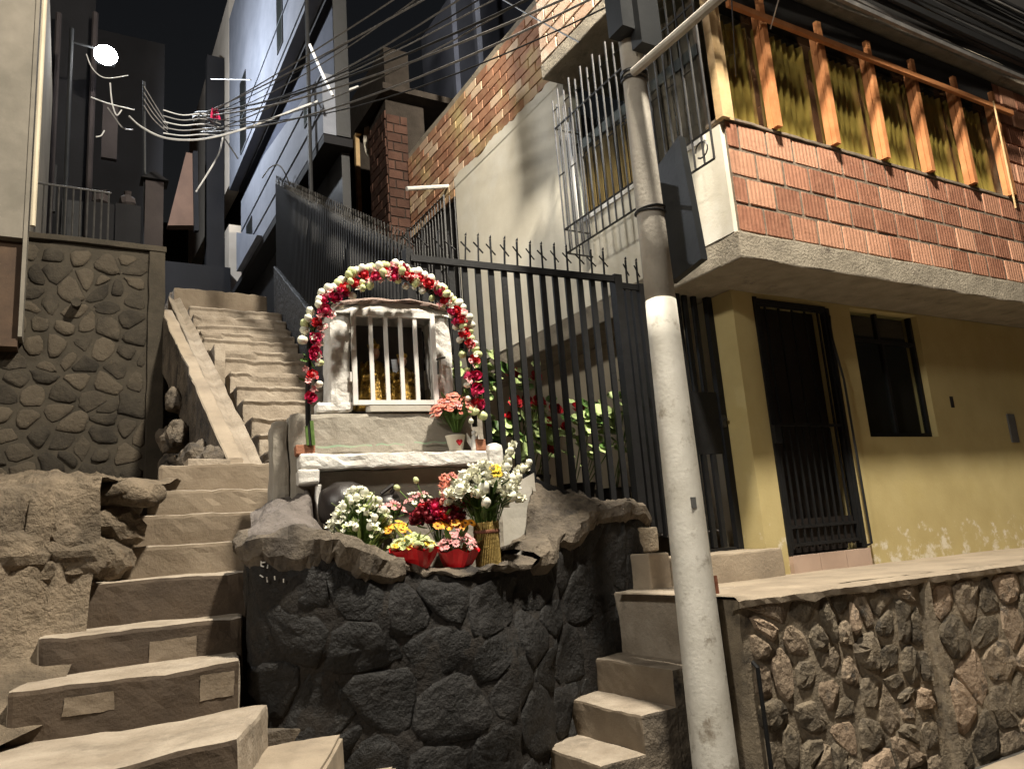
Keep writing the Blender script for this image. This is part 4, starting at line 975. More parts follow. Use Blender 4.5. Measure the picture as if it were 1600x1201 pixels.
FL = dict(wbud=fm('white_bud', bud_mb(), 'f_white'), gbud=fm('green_bud', bud_mb(), 'f_green'), red=fm('red_flower', rose_mb(1), 'f_red'), mag=fm('crimson_flower', rose_mb(2), 'f_mag'),
          pink=fm('pink_flower', lily_mb(3), 'f_pink', False), dark=fm('dark_red_rose', rose_mb(4), 'f_dark'), white=fm('white_flower', lily_mb(5), 'f_white', False), cream=fm('cream_flower', lily_mb(6), 'f_green', False),
          coral=fm('coral_flower', daisy_mb(12, 7, .25), 'f_coral', False), yel=fm('yellow_flower', daisy_mb(12, 8), 'f_yellow', False), ora=fm('orange_gerbera', daisy_mb(14, 9, .08), 'f_orange', False),
          wrose=fm('white_bloom', rose_mb(10), 'f_white'), pdaisy=fm('pink_daisy', daisy_mb(10, 12, .15), 'f_pink', False), geran=fm('geranium_head', rose_mb(13), 'f_red'), gmag=fm('geranium_head', rose_mb(15), 'f_mag'),
          leaf=fm('leaf', leaf_mb(), 'leaf', False), pleaf=fm('leaf', leaf_mb(.10, .1), 'leaf_p', False), wleaf=fm('leaf', leaf_mb(.12, -.2), 'leaf', False))
gl = MB(); gl.add([V3(0, 0, .0)] + [V3(.5 * math.cos(a * math.pi / 4.5), .5 * math.sin(a * math.pi / 4.5) + .08, .12 + .05 * (a % 2)) for a in range(9)], [(0, 1 + i, 1 + (i + 1) % 9) for i in range(9)])
FL['gleaf'] = fm('leaf', gl, 'leaf_p', False); FL['gleaf2'] = fm('leaf', gl, 'leaf', False)
CEN = fm('flower_centre', MB().lathe([(.11, -.02), (.13, .03), (.08, .07), (.02, .08)], n=8), 'f_centre')
def put(kind, loc, size, parent, d=None, spin=None):
    q = (Vector(d) if d is not None else V3(0, 0, 1)).to_track_quat('Z', 'Y'); e = q.to_matrix() @ Matrix.Rotation(R_() * 6.28 if spin is None else spin, 3, 'Z')
    return link(FL[kind].name.split('.')[0], FL[kind], loc, None, parent, e.to_euler(), (size,) * 3)
def stuff(o): o['kind'] = 'stuff'; return o

# flower arch over the shrine
ARC = thing('flower_arch', 'arch of white buds and red roses over the white niche door', 'flower arch', S(-.02, -.10, .48))
ctrl = [(.985, .52), (.978, .66), (.985, .86), (1.003, 1.065), (1.075, 1.21), (1.198, 1.325), (1.31, 1.385), (1.42, 1.41), (1.53, 1.395), (1.622, 1.358), (1.735, 1.27), (1.818, 1.159), (1.855, 1.01), (1.872, .84), (1.875, .70), (1.872, .60)]
ctrl = [(1.42 + (x - 1.43) * .945, z) for x, z in ctrl]
def arc(t):
    L = [V3(x, 3.60 - (x - 1.45) * .13, z) for x, z in ctrl]; t = max(0, min(.9999, t)) * (len(L) - 1); i = int(t); f = t - i
    p0, p1, p2, p3 = L[max(i - 1, 0)], L[i], L[i + 1], L[min(i + 2, len(L) - 1)]
    return .5 * (2 * p1 + (p2 - p0) * f + (2 * p0 - 5 * p1 + 4 * p2 - p3) * f * f + (3 * p1 - p0 - 3 * p2 + p3) * f ** 3)
obj('arch_frame', MB().tube([arc(i / 60) for i in range(61)], .014, 6), 'black_pot', ARC)
obj('stems', MB().tube([arc(i / 60 * .12) + V3(.012, -.012, 0) for i in range(30)], .010, 5).tube([arc(i / 60 * .10) + V3(-.012, -.005, 0) for i in range(30)], .008, 5), 'stem', ARC)
def arc_fr(t):
    d = (arc(t + .004) - arc(t - .004)).normalized(); o = V3(d.z * -1, 0, d.x); 
    if o.dot(arc(t) - V3(1.43, 3.6, .85)) < 0: o = -o
    return arc(t), d, o.normalized()
rr = random.Random(3)
for k in range(48):                                                # outer white tulips
    t = .19 + .62 * k / 47 + rr.uniform(-.004, .004); p, d, o = arc_fr(t)
    put('gbud' if rr.random() < .25 else 'wbud', p + o * rr.uniform(.034, .056) + V3(0, rr.uniform(-.045, .0), 0), rr.uniform(.038, .052), ARC, (o + V3(rr.uniform(-.3, .3), -.5, rr.uniform(-.2, .3))))
for k in range(27):
    t = .10 + .82 * k / 26; p, d, o = arc_fr(t)
    put('mag' if (t < .3 and rr.random() < .7) or rr.random() < .15 else 'red', p + o * rr.uniform(-.012, .01) + V3(rr.uniform(-.012, .012), -.035 - .02 * rr.random(), rr.uniform(-.012, .012)), rr.uniform(.046, .062), ARC, (rr.uniform(-.4, .4), -1, rr.uniform(-.1, .6)))
for k in range(84):
    t = .11 + .85 * k / 83; p, d, o = arc_fr(t)
    put(rr.choice(['pink', 'pdaisy', 'pink', 'white', 'mag', 'gbud']), p + o * rr.uniform(-.05, .04) + V3(0, -.03 - .04 * rr.random(), 0), rr.uniform(.032, .05), ARC, (o.x + rr.uniform(-.9, .9), -1, o.z + rr.uniform(-.6, .6)))
for k in range(26):                                                # inner row of smaller buds
    t = .12 + .86 * k / 25; p, d, o = arc_fr(t)
    put('gbud' if rr.random() < .3 else 'wbud', p - o * rr.uniform(.028, .05) + V3(0, rr.uniform(-.04, .0), 0), rr.uniform(.026, .042), ARC, (-o + V3(0, -.9, .2)))
for k in range(64):
    t = .05 + .93 * rr.random(); p, d, o = arc_fr(t)
    put('wleaf', p + V3(0, -.01, 0), rr.uniform(.04, .07), ARC, o * rr.choice((-1, 1)) + V3(rr.uniform(-.8, .8), -.6, rr.uniform(-.5, .5)))

def blk(name, label, cat, u0, u1, v0, v1, z0, z1, m): tag(obj(name, place(rough_block((u0, v0, z0), (u1, v1, z1), .03, .004, 9, .006, .002)), m), label, cat)
blk('brick_block', 'terracotta brick block under the left foot of the flower arch', 'brick block', -.505, -.415, -.12, -.03, .476, .525, 'terracotta')
blk('brick_block', 'terracotta brick block on the right end of the white shelf', 'brick block', .405, .462, -.12, -.04, .476, .535, 'terracotta')

def bouquet(name, label, cat, base, mouth, rad, dome, kinds, n, leaves=10, fsize=(.03, .045), wrap=None, lean=(0, 0, 0), seed=1, leafkind='leaf', spread=1.0, group=None, centre=False, nstem=None, flat=.75, ls=1.0):
    rr = random.Random(seed); b = Vector(base); mth = Vector(mouth); t = thing(name, label, cat, b, group)
    ln = Vector(lean); stems = MB(); pts = []
    for k in range(n):
        a = k * 2.39996 + rr.uniform(-.2, .2); r = math.sqrt((k + .5) / n) * rad * spread
        h = dome * (1 - .8 * (r / (rad * spread + 1e-6)) ** 2) + rr.uniform(-.15, .15) * dome
        p = mth + ln + V3(math.cos(a) * r, math.sin(a) * r * flat, h); pts.append(p)
        d = (p - (mth - V3(0, 0, rad * .9))).normalized() + V3(0, -.45, .1)
        kd = rr.choice(kinds); s_ = rr.uniform(*fsize)
        o = put(kd, p, s_, t, d)
        if centre and kd in ('ora', 'yel'): link('flower_centre', CEN, p, None, o, None, (1, 1, 1)); o.children[0].location = (0, 0, .02)
        if k % 2 == 0 or nstem: stems.tube([mth + V3(math.cos(a) * r * .15, math.sin(a) * r * .15, -rad * .6), mth.lerp(p, .55) + V3(0, 0, .005), p], .0022, 3, False)
    stuff(obj('stems', stems, 'stem', t))
    for k in range(leaves):
        a = rr.uniform(0, 6.28); e = rr.uniform(-.1, 1.1)
        p = mth + ln * rr.random() + V3(math.cos(a) * rad * .6 * rr.random(), math.sin(a) * rad * .5 * rr.random(), rr.uniform(-.3, .7) * dome)
        d = V3(math.cos(a), math.sin(a) * .8 - .3, e)
        q = d.to_track_quat('Y', 'Z'); link('leaf', FL[leafkind], p, None, t, q.to_euler(), (rr.uniform(.5, 1) * rad * 1.1 * ls,) * 3)
    if wrap:
        G_ = []
        for j, s_ in enumerate((0, .35, .7, 1)):
            G_.append([b.lerp(mth, s_ * 1.05) + V3(math.cos(a) * rad * (.25 + .85 * s_) * (1 + .12 * math.sin(a * 5 + j)), math.sin(a) * rad * .75 * (.25 + .85 * s_) * (1 + .1 * math.cos(a * 4)), .012 * math.sin(a * 6 + 1) * s_) for a in [i * 2 * math.pi / 26 for i in range(27)]])
        obj('wrapping', rough(MB().grid(G_), .010, 12), wrap, t)
    return t
# planter flowers
bouquet('flower_bunch', 'airy bunch of white freesias at the left end of the stone planter', 'flowers', (1.17, 3.44, -.15), (1.16, 3.42, .03), .155, .235, ['white', 'white', 'white', 'cream', 'wbud'], 190, 70, (.022, .042), seed=21, leafkind='pleaf', nstem=True, flat=.6, ls=.6)
bouquet('bouquet', 'red wrapped bouquet of pale yellow flowers on the planter rim', 'bouquet', (1.38, 3.32, -.15), (1.355, 3.30, -.01), .105, .06, ['cream', 'cream', 'yel', 'gbud'], 90, 10, (.024, .036), 'wrap', seed=22, leafkind='pleaf')
bouquet('bouquet', 'red wrapped bouquet of pink daisies topped by orange gerberas', 'bouquet', (1.58, 3.31, -.16), (1.575, 3.30, -.03), .095, .085, ['pink', 'pdaisy', 'pdaisy'], 70, 10, (.024, .034), 'wrap', seed=23)
o_ = thing('flower_bunch', 'row of orange gerberas above the pink daisies in the planter', 'flowers', (1.6, 3.36, -.1))
for k in range(9):
    p = V3(1.495 + .022 * k + .0 * k, 3.33 + .02 * (k % 2), .092 + .012 * math.sin(k * 1.9))
    q = put('ora', p, .052, o_, (rr.uniform(-.3, .3), -.8, .8)); link('flower_centre', CEN, p, None, q).location = (0, 0, .03)
stuff(obj('stems', MB().tube([V3(1.55, 3.36, .09), V3(1.58, 3.36, -.12)], .004, 4).tube([V3(1.63, 3.36, .09), V3(1.60, 3.36, -.12)], .004, 4), 'stem', o_))
bouquet('flower_bunch', 'small bunch of yellow daisies beside the white freesias', 'flowers', (1.32, 3.38, -.14), (1.31, 3.37, .07), .06, .05, ['yel', 'yel', 'ora'], 16, 5, (.034, .046), seed=24, centre=True)
bouquet('bouquet', 'dark red rose bouquet in the middle of the stone planter', 'bouquet', (1.55, 3.46, -.15), (1.55, 3.44, .10), .13, .10, ['dark', 'dark', 'mag', 'dark', 'red'], 60, 26, (.045, .062), seed=25, ls=.6)
bouquet('flower_bunch', 'small pink and mauve bunch behind the yellow daisies', 'flowers', (1.34, 3.48, -.14), (1.32, 3.46, .16), .07, .06, ['pdaisy', 'pink'], 22, 8, (.026, .036), seed=26)
bouquet('flower_bunch', 'pale pink bunch with white spray in the middle back of the planter', 'flowers', (1.50, 3.56, -.14), (1.49, 3.54, .20), .075, .06, ['pink', 'white', 'pdaisy'], 22, 10, (.026, .038), seed=27)
bouquet('flower_bunch', 'crimson leaves and red blooms behind the straw vase', 'flowers', (1.70, 3.52, -.14), (1.69, 3.50, .16), .08, .08, ['mag', 'dark', 'red'], 20, 8, (.04, .06), seed=28)
# straw wrapped vase
VZ = thing('vase', 'tall straw wrapped vase holding white lilies and gladioli', 'vase', (1.765, 3.36, -.13))
rrv = random.Random(5)
obj('vase_body', MB().lathe([(.050, 0), (.056, .01), (.054, .19), (.06, .225), (.05, .228), (.045, .2)], (1.765, 3.36, -.13), 16), 'straw', VZ, True)
stw = MB()
for k in range(44):
    a = 2 * math.pi * k / 44; h = rrv.uniform(.19, .235)
    stw.tube([V3(1.765 + .058 * math.cos(a), 3.36 + .058 * math.sin(a), -.13), V3(1.765 + .060 * math.cos(a + .05), 3.36 + .060 * math.sin(a + .05), -.13 + h)], .0038, 3)
stuff(obj('straws', stw, 'straw', VZ))
obj('band', MB().lathe([(.0635, 0), (.0655, .004), (.0655, .012), (.0635, .016)], (1.765, 3.36, .045), 20), 'rust', VZ)
LB = bouquet('bouquet', 'large white lily and gladiolus bouquet standing in the straw vase', 'bouquet', (1.765, 3.36, .10), (1.765, 3.36, .14), .20, .19, ['white', 'wrose', 'wrose', 'white', 'wbud'], 130, 60, (.038, .062), seed=29, leafkind='leaf', lean=(-.0, -.0, .03), nstem=True, flat=.5, ls=.42)
for k in range(26):                                                # gladiolus spikes to the right
    b_ = V3(1.80, 3.36, .2); s_ = k / 25; e_ = V3(1.935, 3.34, .47) if k % 2 else V3(2.03, 3.34, .38)
    put('wrose' if k % 3 else 'wbud', b_.lerp(e_, .35 + .65 * s_) + V3(rr.uniform(-.015, .015), -.01, rr.uniform(-.012, .012)), .058 - .022 * s_, LB, (rr.uniform(-.5, .5), -1, .5))
for k in range(22):
    put('pink' if k % 2 else 'coral', V3(1.57 + rr.uniform(-.03, .075), 3.40, .24 + rr.uniform(-.04, .12)), rr.uniform(.035, .05), LB, (rr.uniform(-.6, .2), -1, rr.uniform(0, .8)))
for k in range(4): put('yel', V3(1.80 + rr.uniform(-.02, .02), 3.30, .33 + .02 * (k % 2)), .05, LB, (0, -1, .5))
for (q, c_) in (((650, 750), 3.5), ((757, 735), 3.46), ((690, 770), 3.5), ((620, 762), 3.52)):
    p = at(*q, Y=c_); tb = V3(1.55, 3.5, .1)
    stuff(obj('stems', MB().tube([tb, p], .003, 3), 'stem', LB)); put('gbud', p, .03, LB, (p - tb))
# coral bouquet in its pot on the shelf
CP = S(.31, -.075, .476)
pot = thing('flower_pot', 'small cream pot with a red heart on the white shelf', 'flower pot', CP)
obj('pot_body', MB().lathe([(.030, 0), (.036, .01), (.050, .075), (.054, .085), (.047, .085), (.04, .06)], CP, 14), 'cream', pot, True)
ht = MB().prism([CP + V3(x * .02, -.05, .045 + z * .02) for x, z in ((0, -.9), (.7, -.1), (.85, .35), (.45, .7), (0, .4), (-.45, .7), (-.85, .35), (-.7, -.1))], (0, .012, 0)); obj('heart', ht, 'f_red', pot)
bouquet('bouquet', 'coral pink bouquet standing in the heart pot beside the niche', 'bouquet', CP + V3(0, 0, .03), CP + V3(.0, -.02, .175), .125, .11, ['coral', 'coral', 'coral', 'pdaisy'], 230, 34, (.026, .040), seed=31, nstem=True, ls=.7)
# little white angel on the shelf end
an = S(.405, -.10, .476)
ag = thing('figurine', 'small white angel figure beside the heart pot', 'figurine', an + V3(0, 0, .0))
obj('body', MB().lathe([(.018, 0), (.02, .01), (.017, .05), (.012, .075), (.006, .082)], an, 10), 'white_metal', ag, True)
obj('head', MB().lathe([(.004, 0), (.012, .008), (.013, .018), (.004, .028)], an + V3(0, 0, .08), 10), 'white_metal', ag, True)
for sx in (-1, 1): obj('wing', MB().prism([an + V3(sx * .008, .008, .05), an + V3(sx * .034, .012, .095), an + V3(sx * .036, .012, .05), an + V3(sx * .016, .01, .02)], (0, .005, 0)), 'white_metal', ag)
# dark glazed jug lying behind the freesias
jg = thing('jug', 'dark glazed clay jug lying on its side under the shelf', 'jug', (1.20, 3.57, .12))
jb = MB().lathe([(.02, -.16), (.075, -.15), (.115, -.08), (.12, 0), (.10, .07), (.055, .115), (.05, .13)], (0, 0, 0), 18)
for p in jb.v: p[:] = (1.17 + p.z * .95, 3.58 + p.y, .215 + p.x - p.z * .05)
obj('body', jb, 'jug', jg, True)
jn = MB().lathe([(.05, 0), (.058, .05), (.066, .10), (.058, .105), (.045, .05)], (0, 0, 0), 16)
for p in jn.v: p[:] = (1.29 + p.z, 3.58 + p.y, .21 + p.x)
obj('neck', jn, 'jug', jg, True)
obj('handle', MB().tube([V3(1.36, 3.56, .27), V3(1.385, 3.55, .305), V3(1.37, 3.55, .31), V3(1.31, 3.56, .27)], .010, 6), 'jug', jg)
tag(obj('stone', rough(MB().lathe([(.03, -.1), (.16, -.06), (.17, .03), (.12, .08), (.03, .10)], (1.2, 3.6, .06), 10, .2), .03, 8), 'rim_flat'), 'dull grey stone propping the dark jug in the planter', 'stone')
# geraniums behind the fence bars
def geranium(name, label, base, heads, leaves, Y, seed, potted=True):
    rr = random.Random(seed); b = Vector(base); t = thing(name, label, 'geranium', b)
    st = MB(); 
    for q in heads:
        p = at(*q[:2], Y=Y + rr.uniform(-.06, .06)); put('gmag' if len(q) > 2 else 'geran', p, rr.uniform(.06, .085), t, (rr.uniform(-.3, .3), -1, .6))
        st.tube([b + V3(rr.uniform(-.05, .05), 0, .1), (b + p) / 2 + V3(rr.uniform(-.06, .06), 0, .05), p], .004, 4, False)
    for q in leaves:
        for k in range(int(q[2] * 1.5)):
            p = at(q[0] + rr.gauss(0, 13), q[1] + rr.gauss(0, 13), Y=Y + rr.uniform(-.10, .08))
            put('gleaf' if rr.random() < .8 else 'gleaf2', p, rr.uniform(.055, .105), t, (rr.uniform(-.7, .7), -.8, rr.uniform(.3, 1.4)))
        st.tube([b + V3(rr.uniform(-.05, .05), 0, .1), at(q[0], q[1], Y=Y)], .004, 4, False)
    stuff(obj('stems', st, 'stem', t))
    if potted: obj('pot', MB().lathe([(.09, 0), (.10, .02), (.125, .17), (.135, .20), (.12, .2), (.10, .15)], b, 14), 'black_pot', t, True)
geranium('geranium', 'large red geranium with pale leaves behind the left fence bars', (2.60, 4.28, .20), [(805, 628), (822, 627), (838, 588), (797, 651), (860, 660), (883, 667), (862, 701), (842, 628), (800, 583), (868, 640)],
         [(800, 655, 9), (782, 682, 8), (842, 660, 8), (870, 690, 5), (820, 592, 6), (832, 640, 8), (850, 690, 7), (810, 700, 8)], 4.10, 1)
geranium('geranium', 'leafy geranium with one small bud low behind the fence post', (2.95, 4.28, .14), [(905, 635), (940, 640)], [(912, 655, 10), (942, 662, 10), (957, 655, 8), (905, 702, 6), (920, 640, 8), (960, 690, 5)], 4.02, 2)
geranium('geranium', 'tall magenta geranium stem high behind the gate hinge bars', (3.25, 4.28, .10), [(988, 570, 1)], [(990, 610, 6), (975, 622, 6), (998, 600, 4)], 3.95, 3)
geranium('geranium', 'red geranium poking through the fence beside the arch', (2.10, 4.28, .36), [(738, 555), (742, 552)], [(752, 572, 6), (710, 582, 5), (757, 590, 5), (745, 600, 6)], 4.08, 4)

# ================================================================ UTILITY POLE
PX, PY = 2.495, 2.75
def pr(z): return .0985 - .0115 * (z + 1.02) if z < 2.4 else .0592 - .003 * (z - 2.4)
U = thing('utility_pole', 'round concrete utility pole whitewashed on its lower half', 'utility pole', (PX, PY, -1.33))
U_shaft = obj('shaft', MB().lathe([(pr(z), z) for z in (1.09, 1.5, 2.0, 2.4, 3.2, 4.4, 7.2)], (PX, PY, 0), 28), 'pole', U, True)
pb = MB().lathe([(pr(z) + .0015, z) for z in (-1.33, -1.0, -.6, -.2, .2, .6, .9, 1.098)], (PX, PY, 0), 28)
for p in pb.v:
    if p.z > 1.05: p.z += .012 * nz(p, 14)
obj('painted_base', pb, 'pole_w', U, True)
for z, k in ((1.56, 2), (2.30, 4)):
    st = MB()
    for j in range(k): st.tube([V3(PX + (pr(z) + .006) * math.cos(a), PY + (pr(z) + .006) * math.sin(a), z + .014 * j + .008 * math.sin(a + j * 2)) for a in [i * .35 for i in range(19)]], .006, 5)
    obj('wire_band', st, 'cable', U)
obj('cross_arm', MB().tube([V3(2.45, 2.70, 2.31), V3(2.45, 1.15, 2.295)], .024, 10), 'pole', U)
obj('junction_box', rough(MB().box((2.36, 2.64, 2.52), (2.49, 2.76, 2.86)), .004, 5), 'sign_d', U)
obj('junction_box', MB().box((2.44, 2.60, 2.42), (2.58, 2.68, 2.80)), 'sign_d', U)
q = at(1083, 785, Y=2.67)
obj('number_plate', MB().box((q.x - .014, q.y - .008, q.z - .025), (q.x + .012, q.y + .03, q.z + .025)), 'plate', U)
obj('lamp_arm', MB().tube([V3(PX, PY, 6.4), V3(2.43, 2.1, 6.70), V3(2.33, 1.3, 6.74)], .026, 8), 'pole', U)
SL = obj('lamp_head', MB().box((2.21, .90, 6.66), (2.39, 1.40, 6.75)), 'iron_grey', U)
obj('lamp_lens', MB().box((2.23, .94, 6.635), (2.37, 1.36, 6.658)), 'lit_warm', SL)
SG = thing('sign_board', 'dark rectangular board clamped upright behind the concrete pole', 'sign', (2.78, 2.8, 1.2))
bd = [V3(2.79, 2.955, 1.935), V3(2.79, 2.738, 2.035), V3(2.79, 2.690, 1.328), V3(2.79, 2.938, 1.281)]
obj('board', MB().prism(bd, (-.045, 0, 0)), 'sign_d', SG)
obj('backing_rail', MB().box((2.70, 2.93, 1.24), (2.744, 2.975, 1.86)), 'iron_grey', SG)
for z in (1.40, 1.72): obj('bracket', MB().tube([V3(PX + .07, PY, z), V3(2.72, 2.94, z + .02)], .012, 6), 'iron_grey', SG)

# ================================================================ LEFT AND FAR BUILDINGS
e0 = at(58, 0, Y=7.40); e1 = at(40, 375, Y=7.40)
L_ = thing('left_house', 'pale plastered house edge with a dark brown recess at the left', 'house', (e1.x, 7.4, 2.0))
obj('upper_wall', MB().box((-4, 7.40, 2.86), (e1.x - .02, 12, 6.5)), 'left_plaster', L_)
obj('corner_trim', MB().box((e1.x - .018, 7.385, 1.98), (e1.x + .012, 12, 6.5)), 'left_plaster', L_)
for k in range(3): obj('board', MB().box((-4 + 1.2 * k, 7.50, 1.97), (-2.82 + 1.2 * k if k < 2 else e1.x - .02, 7.56, 2.855)), 'brown_wood', L_)
obj('floor_slab', MB().box((-4, 7.42, 1.90), (e1.x - .02, 12, 1.968)), 'brown_wood', L_)
tag(obj('drainpipe', MB().tube([V3(e1.x + .045, 7.42, 2.99), V3(e1.x + .045, 7.42, 6.4)], .022, 7), 'cream_low'), 'thin pale drainpipe running up the left house corner', 'pipe')

WB = thing('white_building', 'bluish white apartment building with slanted dark window bands', 'building', (2.2, 9, 4.3))
XB = 2.2
def wall_yz(name, pts, th, m, parent): return obj(name, MB().prism([V3(XB, y, z) for y, z in pts], (th, 0, 0)), m, parent)
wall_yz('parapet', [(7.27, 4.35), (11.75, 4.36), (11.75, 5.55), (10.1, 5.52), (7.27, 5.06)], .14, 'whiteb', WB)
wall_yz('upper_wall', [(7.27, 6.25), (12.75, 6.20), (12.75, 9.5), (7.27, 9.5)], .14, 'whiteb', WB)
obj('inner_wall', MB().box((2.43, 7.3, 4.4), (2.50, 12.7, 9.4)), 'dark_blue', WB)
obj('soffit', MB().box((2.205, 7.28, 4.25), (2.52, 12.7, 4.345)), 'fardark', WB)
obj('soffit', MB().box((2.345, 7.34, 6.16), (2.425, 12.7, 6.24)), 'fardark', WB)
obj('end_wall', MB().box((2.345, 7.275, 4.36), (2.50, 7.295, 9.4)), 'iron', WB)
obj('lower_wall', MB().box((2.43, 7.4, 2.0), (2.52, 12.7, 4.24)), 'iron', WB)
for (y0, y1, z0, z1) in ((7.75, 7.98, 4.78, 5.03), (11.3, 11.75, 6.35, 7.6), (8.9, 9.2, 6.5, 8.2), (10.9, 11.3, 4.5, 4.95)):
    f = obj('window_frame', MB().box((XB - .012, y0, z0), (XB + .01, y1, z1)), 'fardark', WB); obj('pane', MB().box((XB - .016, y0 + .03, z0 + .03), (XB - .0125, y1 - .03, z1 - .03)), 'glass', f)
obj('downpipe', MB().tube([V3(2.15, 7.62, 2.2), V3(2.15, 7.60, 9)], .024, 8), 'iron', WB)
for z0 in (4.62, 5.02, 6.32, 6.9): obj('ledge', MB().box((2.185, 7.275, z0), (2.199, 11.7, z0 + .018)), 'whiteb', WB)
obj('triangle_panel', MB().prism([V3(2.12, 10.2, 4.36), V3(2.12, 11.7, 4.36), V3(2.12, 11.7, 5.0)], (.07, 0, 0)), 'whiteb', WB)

BB = thing('beige_building', 'beige house with dark slanted window strip beyond the white building', 'building', (2.2, 14, 4))
wall_yz('wall', [(12.80, 4.4), (18, 4.6), (18, 5.9), (12.80, 5.6)], .2, 'beigeb', BB)
wall_yz('wall', [(12.80, 6.3), (18, 6.6), (18, 10), (12.80, 10)], .2, 'beigeb', BB)
obj('inner_wall', MB().box((2.7, 12.8, 3), (2.8, 18, 10)), 'fardark', BB)
for y in (13.2, 15.2): obj('window_frame', MB().box((XB - .012, y, 4.8), (XB + .01, y + .6, 5.5)), 'fardark', BB)
obj('floor_slab', MB().box((2.21, 12.8, 4.28), (2.69, 18, 4.39)), 'fardark', BB)

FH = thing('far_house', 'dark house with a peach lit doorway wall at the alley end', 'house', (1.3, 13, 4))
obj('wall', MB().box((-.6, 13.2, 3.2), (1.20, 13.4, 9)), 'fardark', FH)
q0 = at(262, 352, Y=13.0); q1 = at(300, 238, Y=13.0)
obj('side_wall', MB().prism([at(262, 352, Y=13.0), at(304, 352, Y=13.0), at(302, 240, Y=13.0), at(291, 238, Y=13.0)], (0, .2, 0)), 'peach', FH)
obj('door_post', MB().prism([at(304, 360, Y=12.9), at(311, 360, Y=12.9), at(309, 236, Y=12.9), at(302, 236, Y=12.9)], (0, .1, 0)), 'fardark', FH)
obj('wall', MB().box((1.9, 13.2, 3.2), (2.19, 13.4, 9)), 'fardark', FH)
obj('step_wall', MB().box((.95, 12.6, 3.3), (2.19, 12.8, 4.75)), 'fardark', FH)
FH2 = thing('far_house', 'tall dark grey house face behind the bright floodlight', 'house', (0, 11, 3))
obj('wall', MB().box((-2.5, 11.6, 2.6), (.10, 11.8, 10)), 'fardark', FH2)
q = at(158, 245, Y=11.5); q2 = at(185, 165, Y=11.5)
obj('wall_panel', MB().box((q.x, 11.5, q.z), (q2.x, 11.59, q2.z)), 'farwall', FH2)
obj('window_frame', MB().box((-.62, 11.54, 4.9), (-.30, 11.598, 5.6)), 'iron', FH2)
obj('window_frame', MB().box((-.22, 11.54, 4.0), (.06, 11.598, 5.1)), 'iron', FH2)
struct('alley_end', MB().grid([[V3(-6, 21, 3), V3(8, 21, 3)], [V3(-6, 21, 9.0), V3(8, 21, 9.0)]]), 'fardark')
# clutter on the terrace behind the dim wall: two pale bags and a small roofed box
for q, lb in (((158, 315), 'lumpy dark bag in the middle of the terrace above the dim rubble wall'), ((200, 318), 'lumpy dark bag right beside the thin post above the dim rubble wall')):
    p = at(*q, Y=8.6); tag(obj('bag', rough(MB().lathe([(.05, 0), (.09, .03), (.08, .10), (.03, .14), (.045, .17)], (p.x, 8.6, p.z - .05), 10, .2), .02, 14), 'farwall'), lb, 'bag')
    tag(obj('crate', MB().box((p.x - .12, 8.5, 2.9), (p.x + .12, 8.75, p.z - .055)), 'fardark'), 'dark crate under the lumpy bag ' + ('in the middle of the terrace' if q[0] < 180 else 'beside the thin post'), 'crate')
k0 = at(240, 300, Y=9.0)
kb = thing('meter_cabinet', 'small dark roofed cabinet right of the thin post', 'cabinet', (k0.x, 9.0, 2.95))
obj('body', MB().box((k0.x - .09, 8.95, 2.95), (k0.x + .10, 9.1, k0.z + .12)), 'farwall', kb)
obj('roof', MB().prism([V3(k0.x - .14, 8.9, k0.z + .121), V3(k0.x + .15, 8.9, k0.z + .121), V3(k0.x + .0, 8.9, k0.z + .22)], (0, .25, 0)), 'fardark', kb)
rl = thing('terrace_railing', 'dark bar railing on the terrace above the dim rubble wall', 'railing', (-.1, 7.9, 3.0))
for k in range(11): obj('bar', MB().tube([V3(-.36 + k * .06, 7.9, 3.0), V3(-.36 + k * .06, 7.9, 3.62)], .008, 4), 'iron_grey', rl)
obj('rail', MB().tube([V3(-.38, 7.9, 3.62), V3(.26, 7.9, 3.62)], .012, 5), 'iron_grey', rl)
for k, (px_, lb) in enumerate(((75, 'dark pipe running up the alley house nearest the left corner'), (136, 'dark pipe running up the alley house under the floodlight'))):
    p0 = at(px_, 370, Y=11.4); p1 = at(px_ + 10, 20, Y=11.4); tag(obj('pipe', MB().tube([V3(p0.x, 11.4, p0.z), V3(p0.x, 11.4, p1.z)], .04, 6), 'farwall'), lb, 'pipe')
c0 = at(334, 176, Y=8.7)
tag(obj('cloth', rough(MB().grid([[V3(c0.x + .022 * (i - 1) * (1 + .3 * j), 8.7 + .012 * (i % 2), c0.z + .06 - .045 * j) for i in range(4)] for j in range(4)]), .006, 12), 'f_mag'), 'small red cloth hanging among the pale cable loops', 'cloth')
# floodlight, its post, the thin post
FP = thing('floodlight', 'bright white floodlight on a tall post up the alley', 'floodlight', (-.16, LED.y, 3))
obj('post', MB().tube([V3(-.16, LED.y, 2.9), V3(-.18, LED.y, LED.z + .3)], .026, 8), 'sign_d', FP)
obj('bracket', MB().tube([V3(-.17, LED.y, LED.z + .10), V3(LED.x, LED.y, LED.z + .08)], .014, 6), 'sign_d', FP)
hd = obj('housing', MB().box((LED.x - .12, LED.y + .01, LED.z - .08), (LED.x + .12, LED.y + .10, LED.z + .11)), 'sign_d', FP)
lm = MB().lathe([(.01, 0), (.11, .005), (.145, .03), (.125, .07), (.06, .10), (.01, .105)], (0, 0, 0), 18)
for p in lm.v: p[:] = (LED.x + p.x, LED.y + .005 - p.z, LED.z + p.y)
obj('lens', lm, 'lit', hd, True)
tp = at(225, 140, Y=9.0); bt = at(229, 385, Y=9.0)
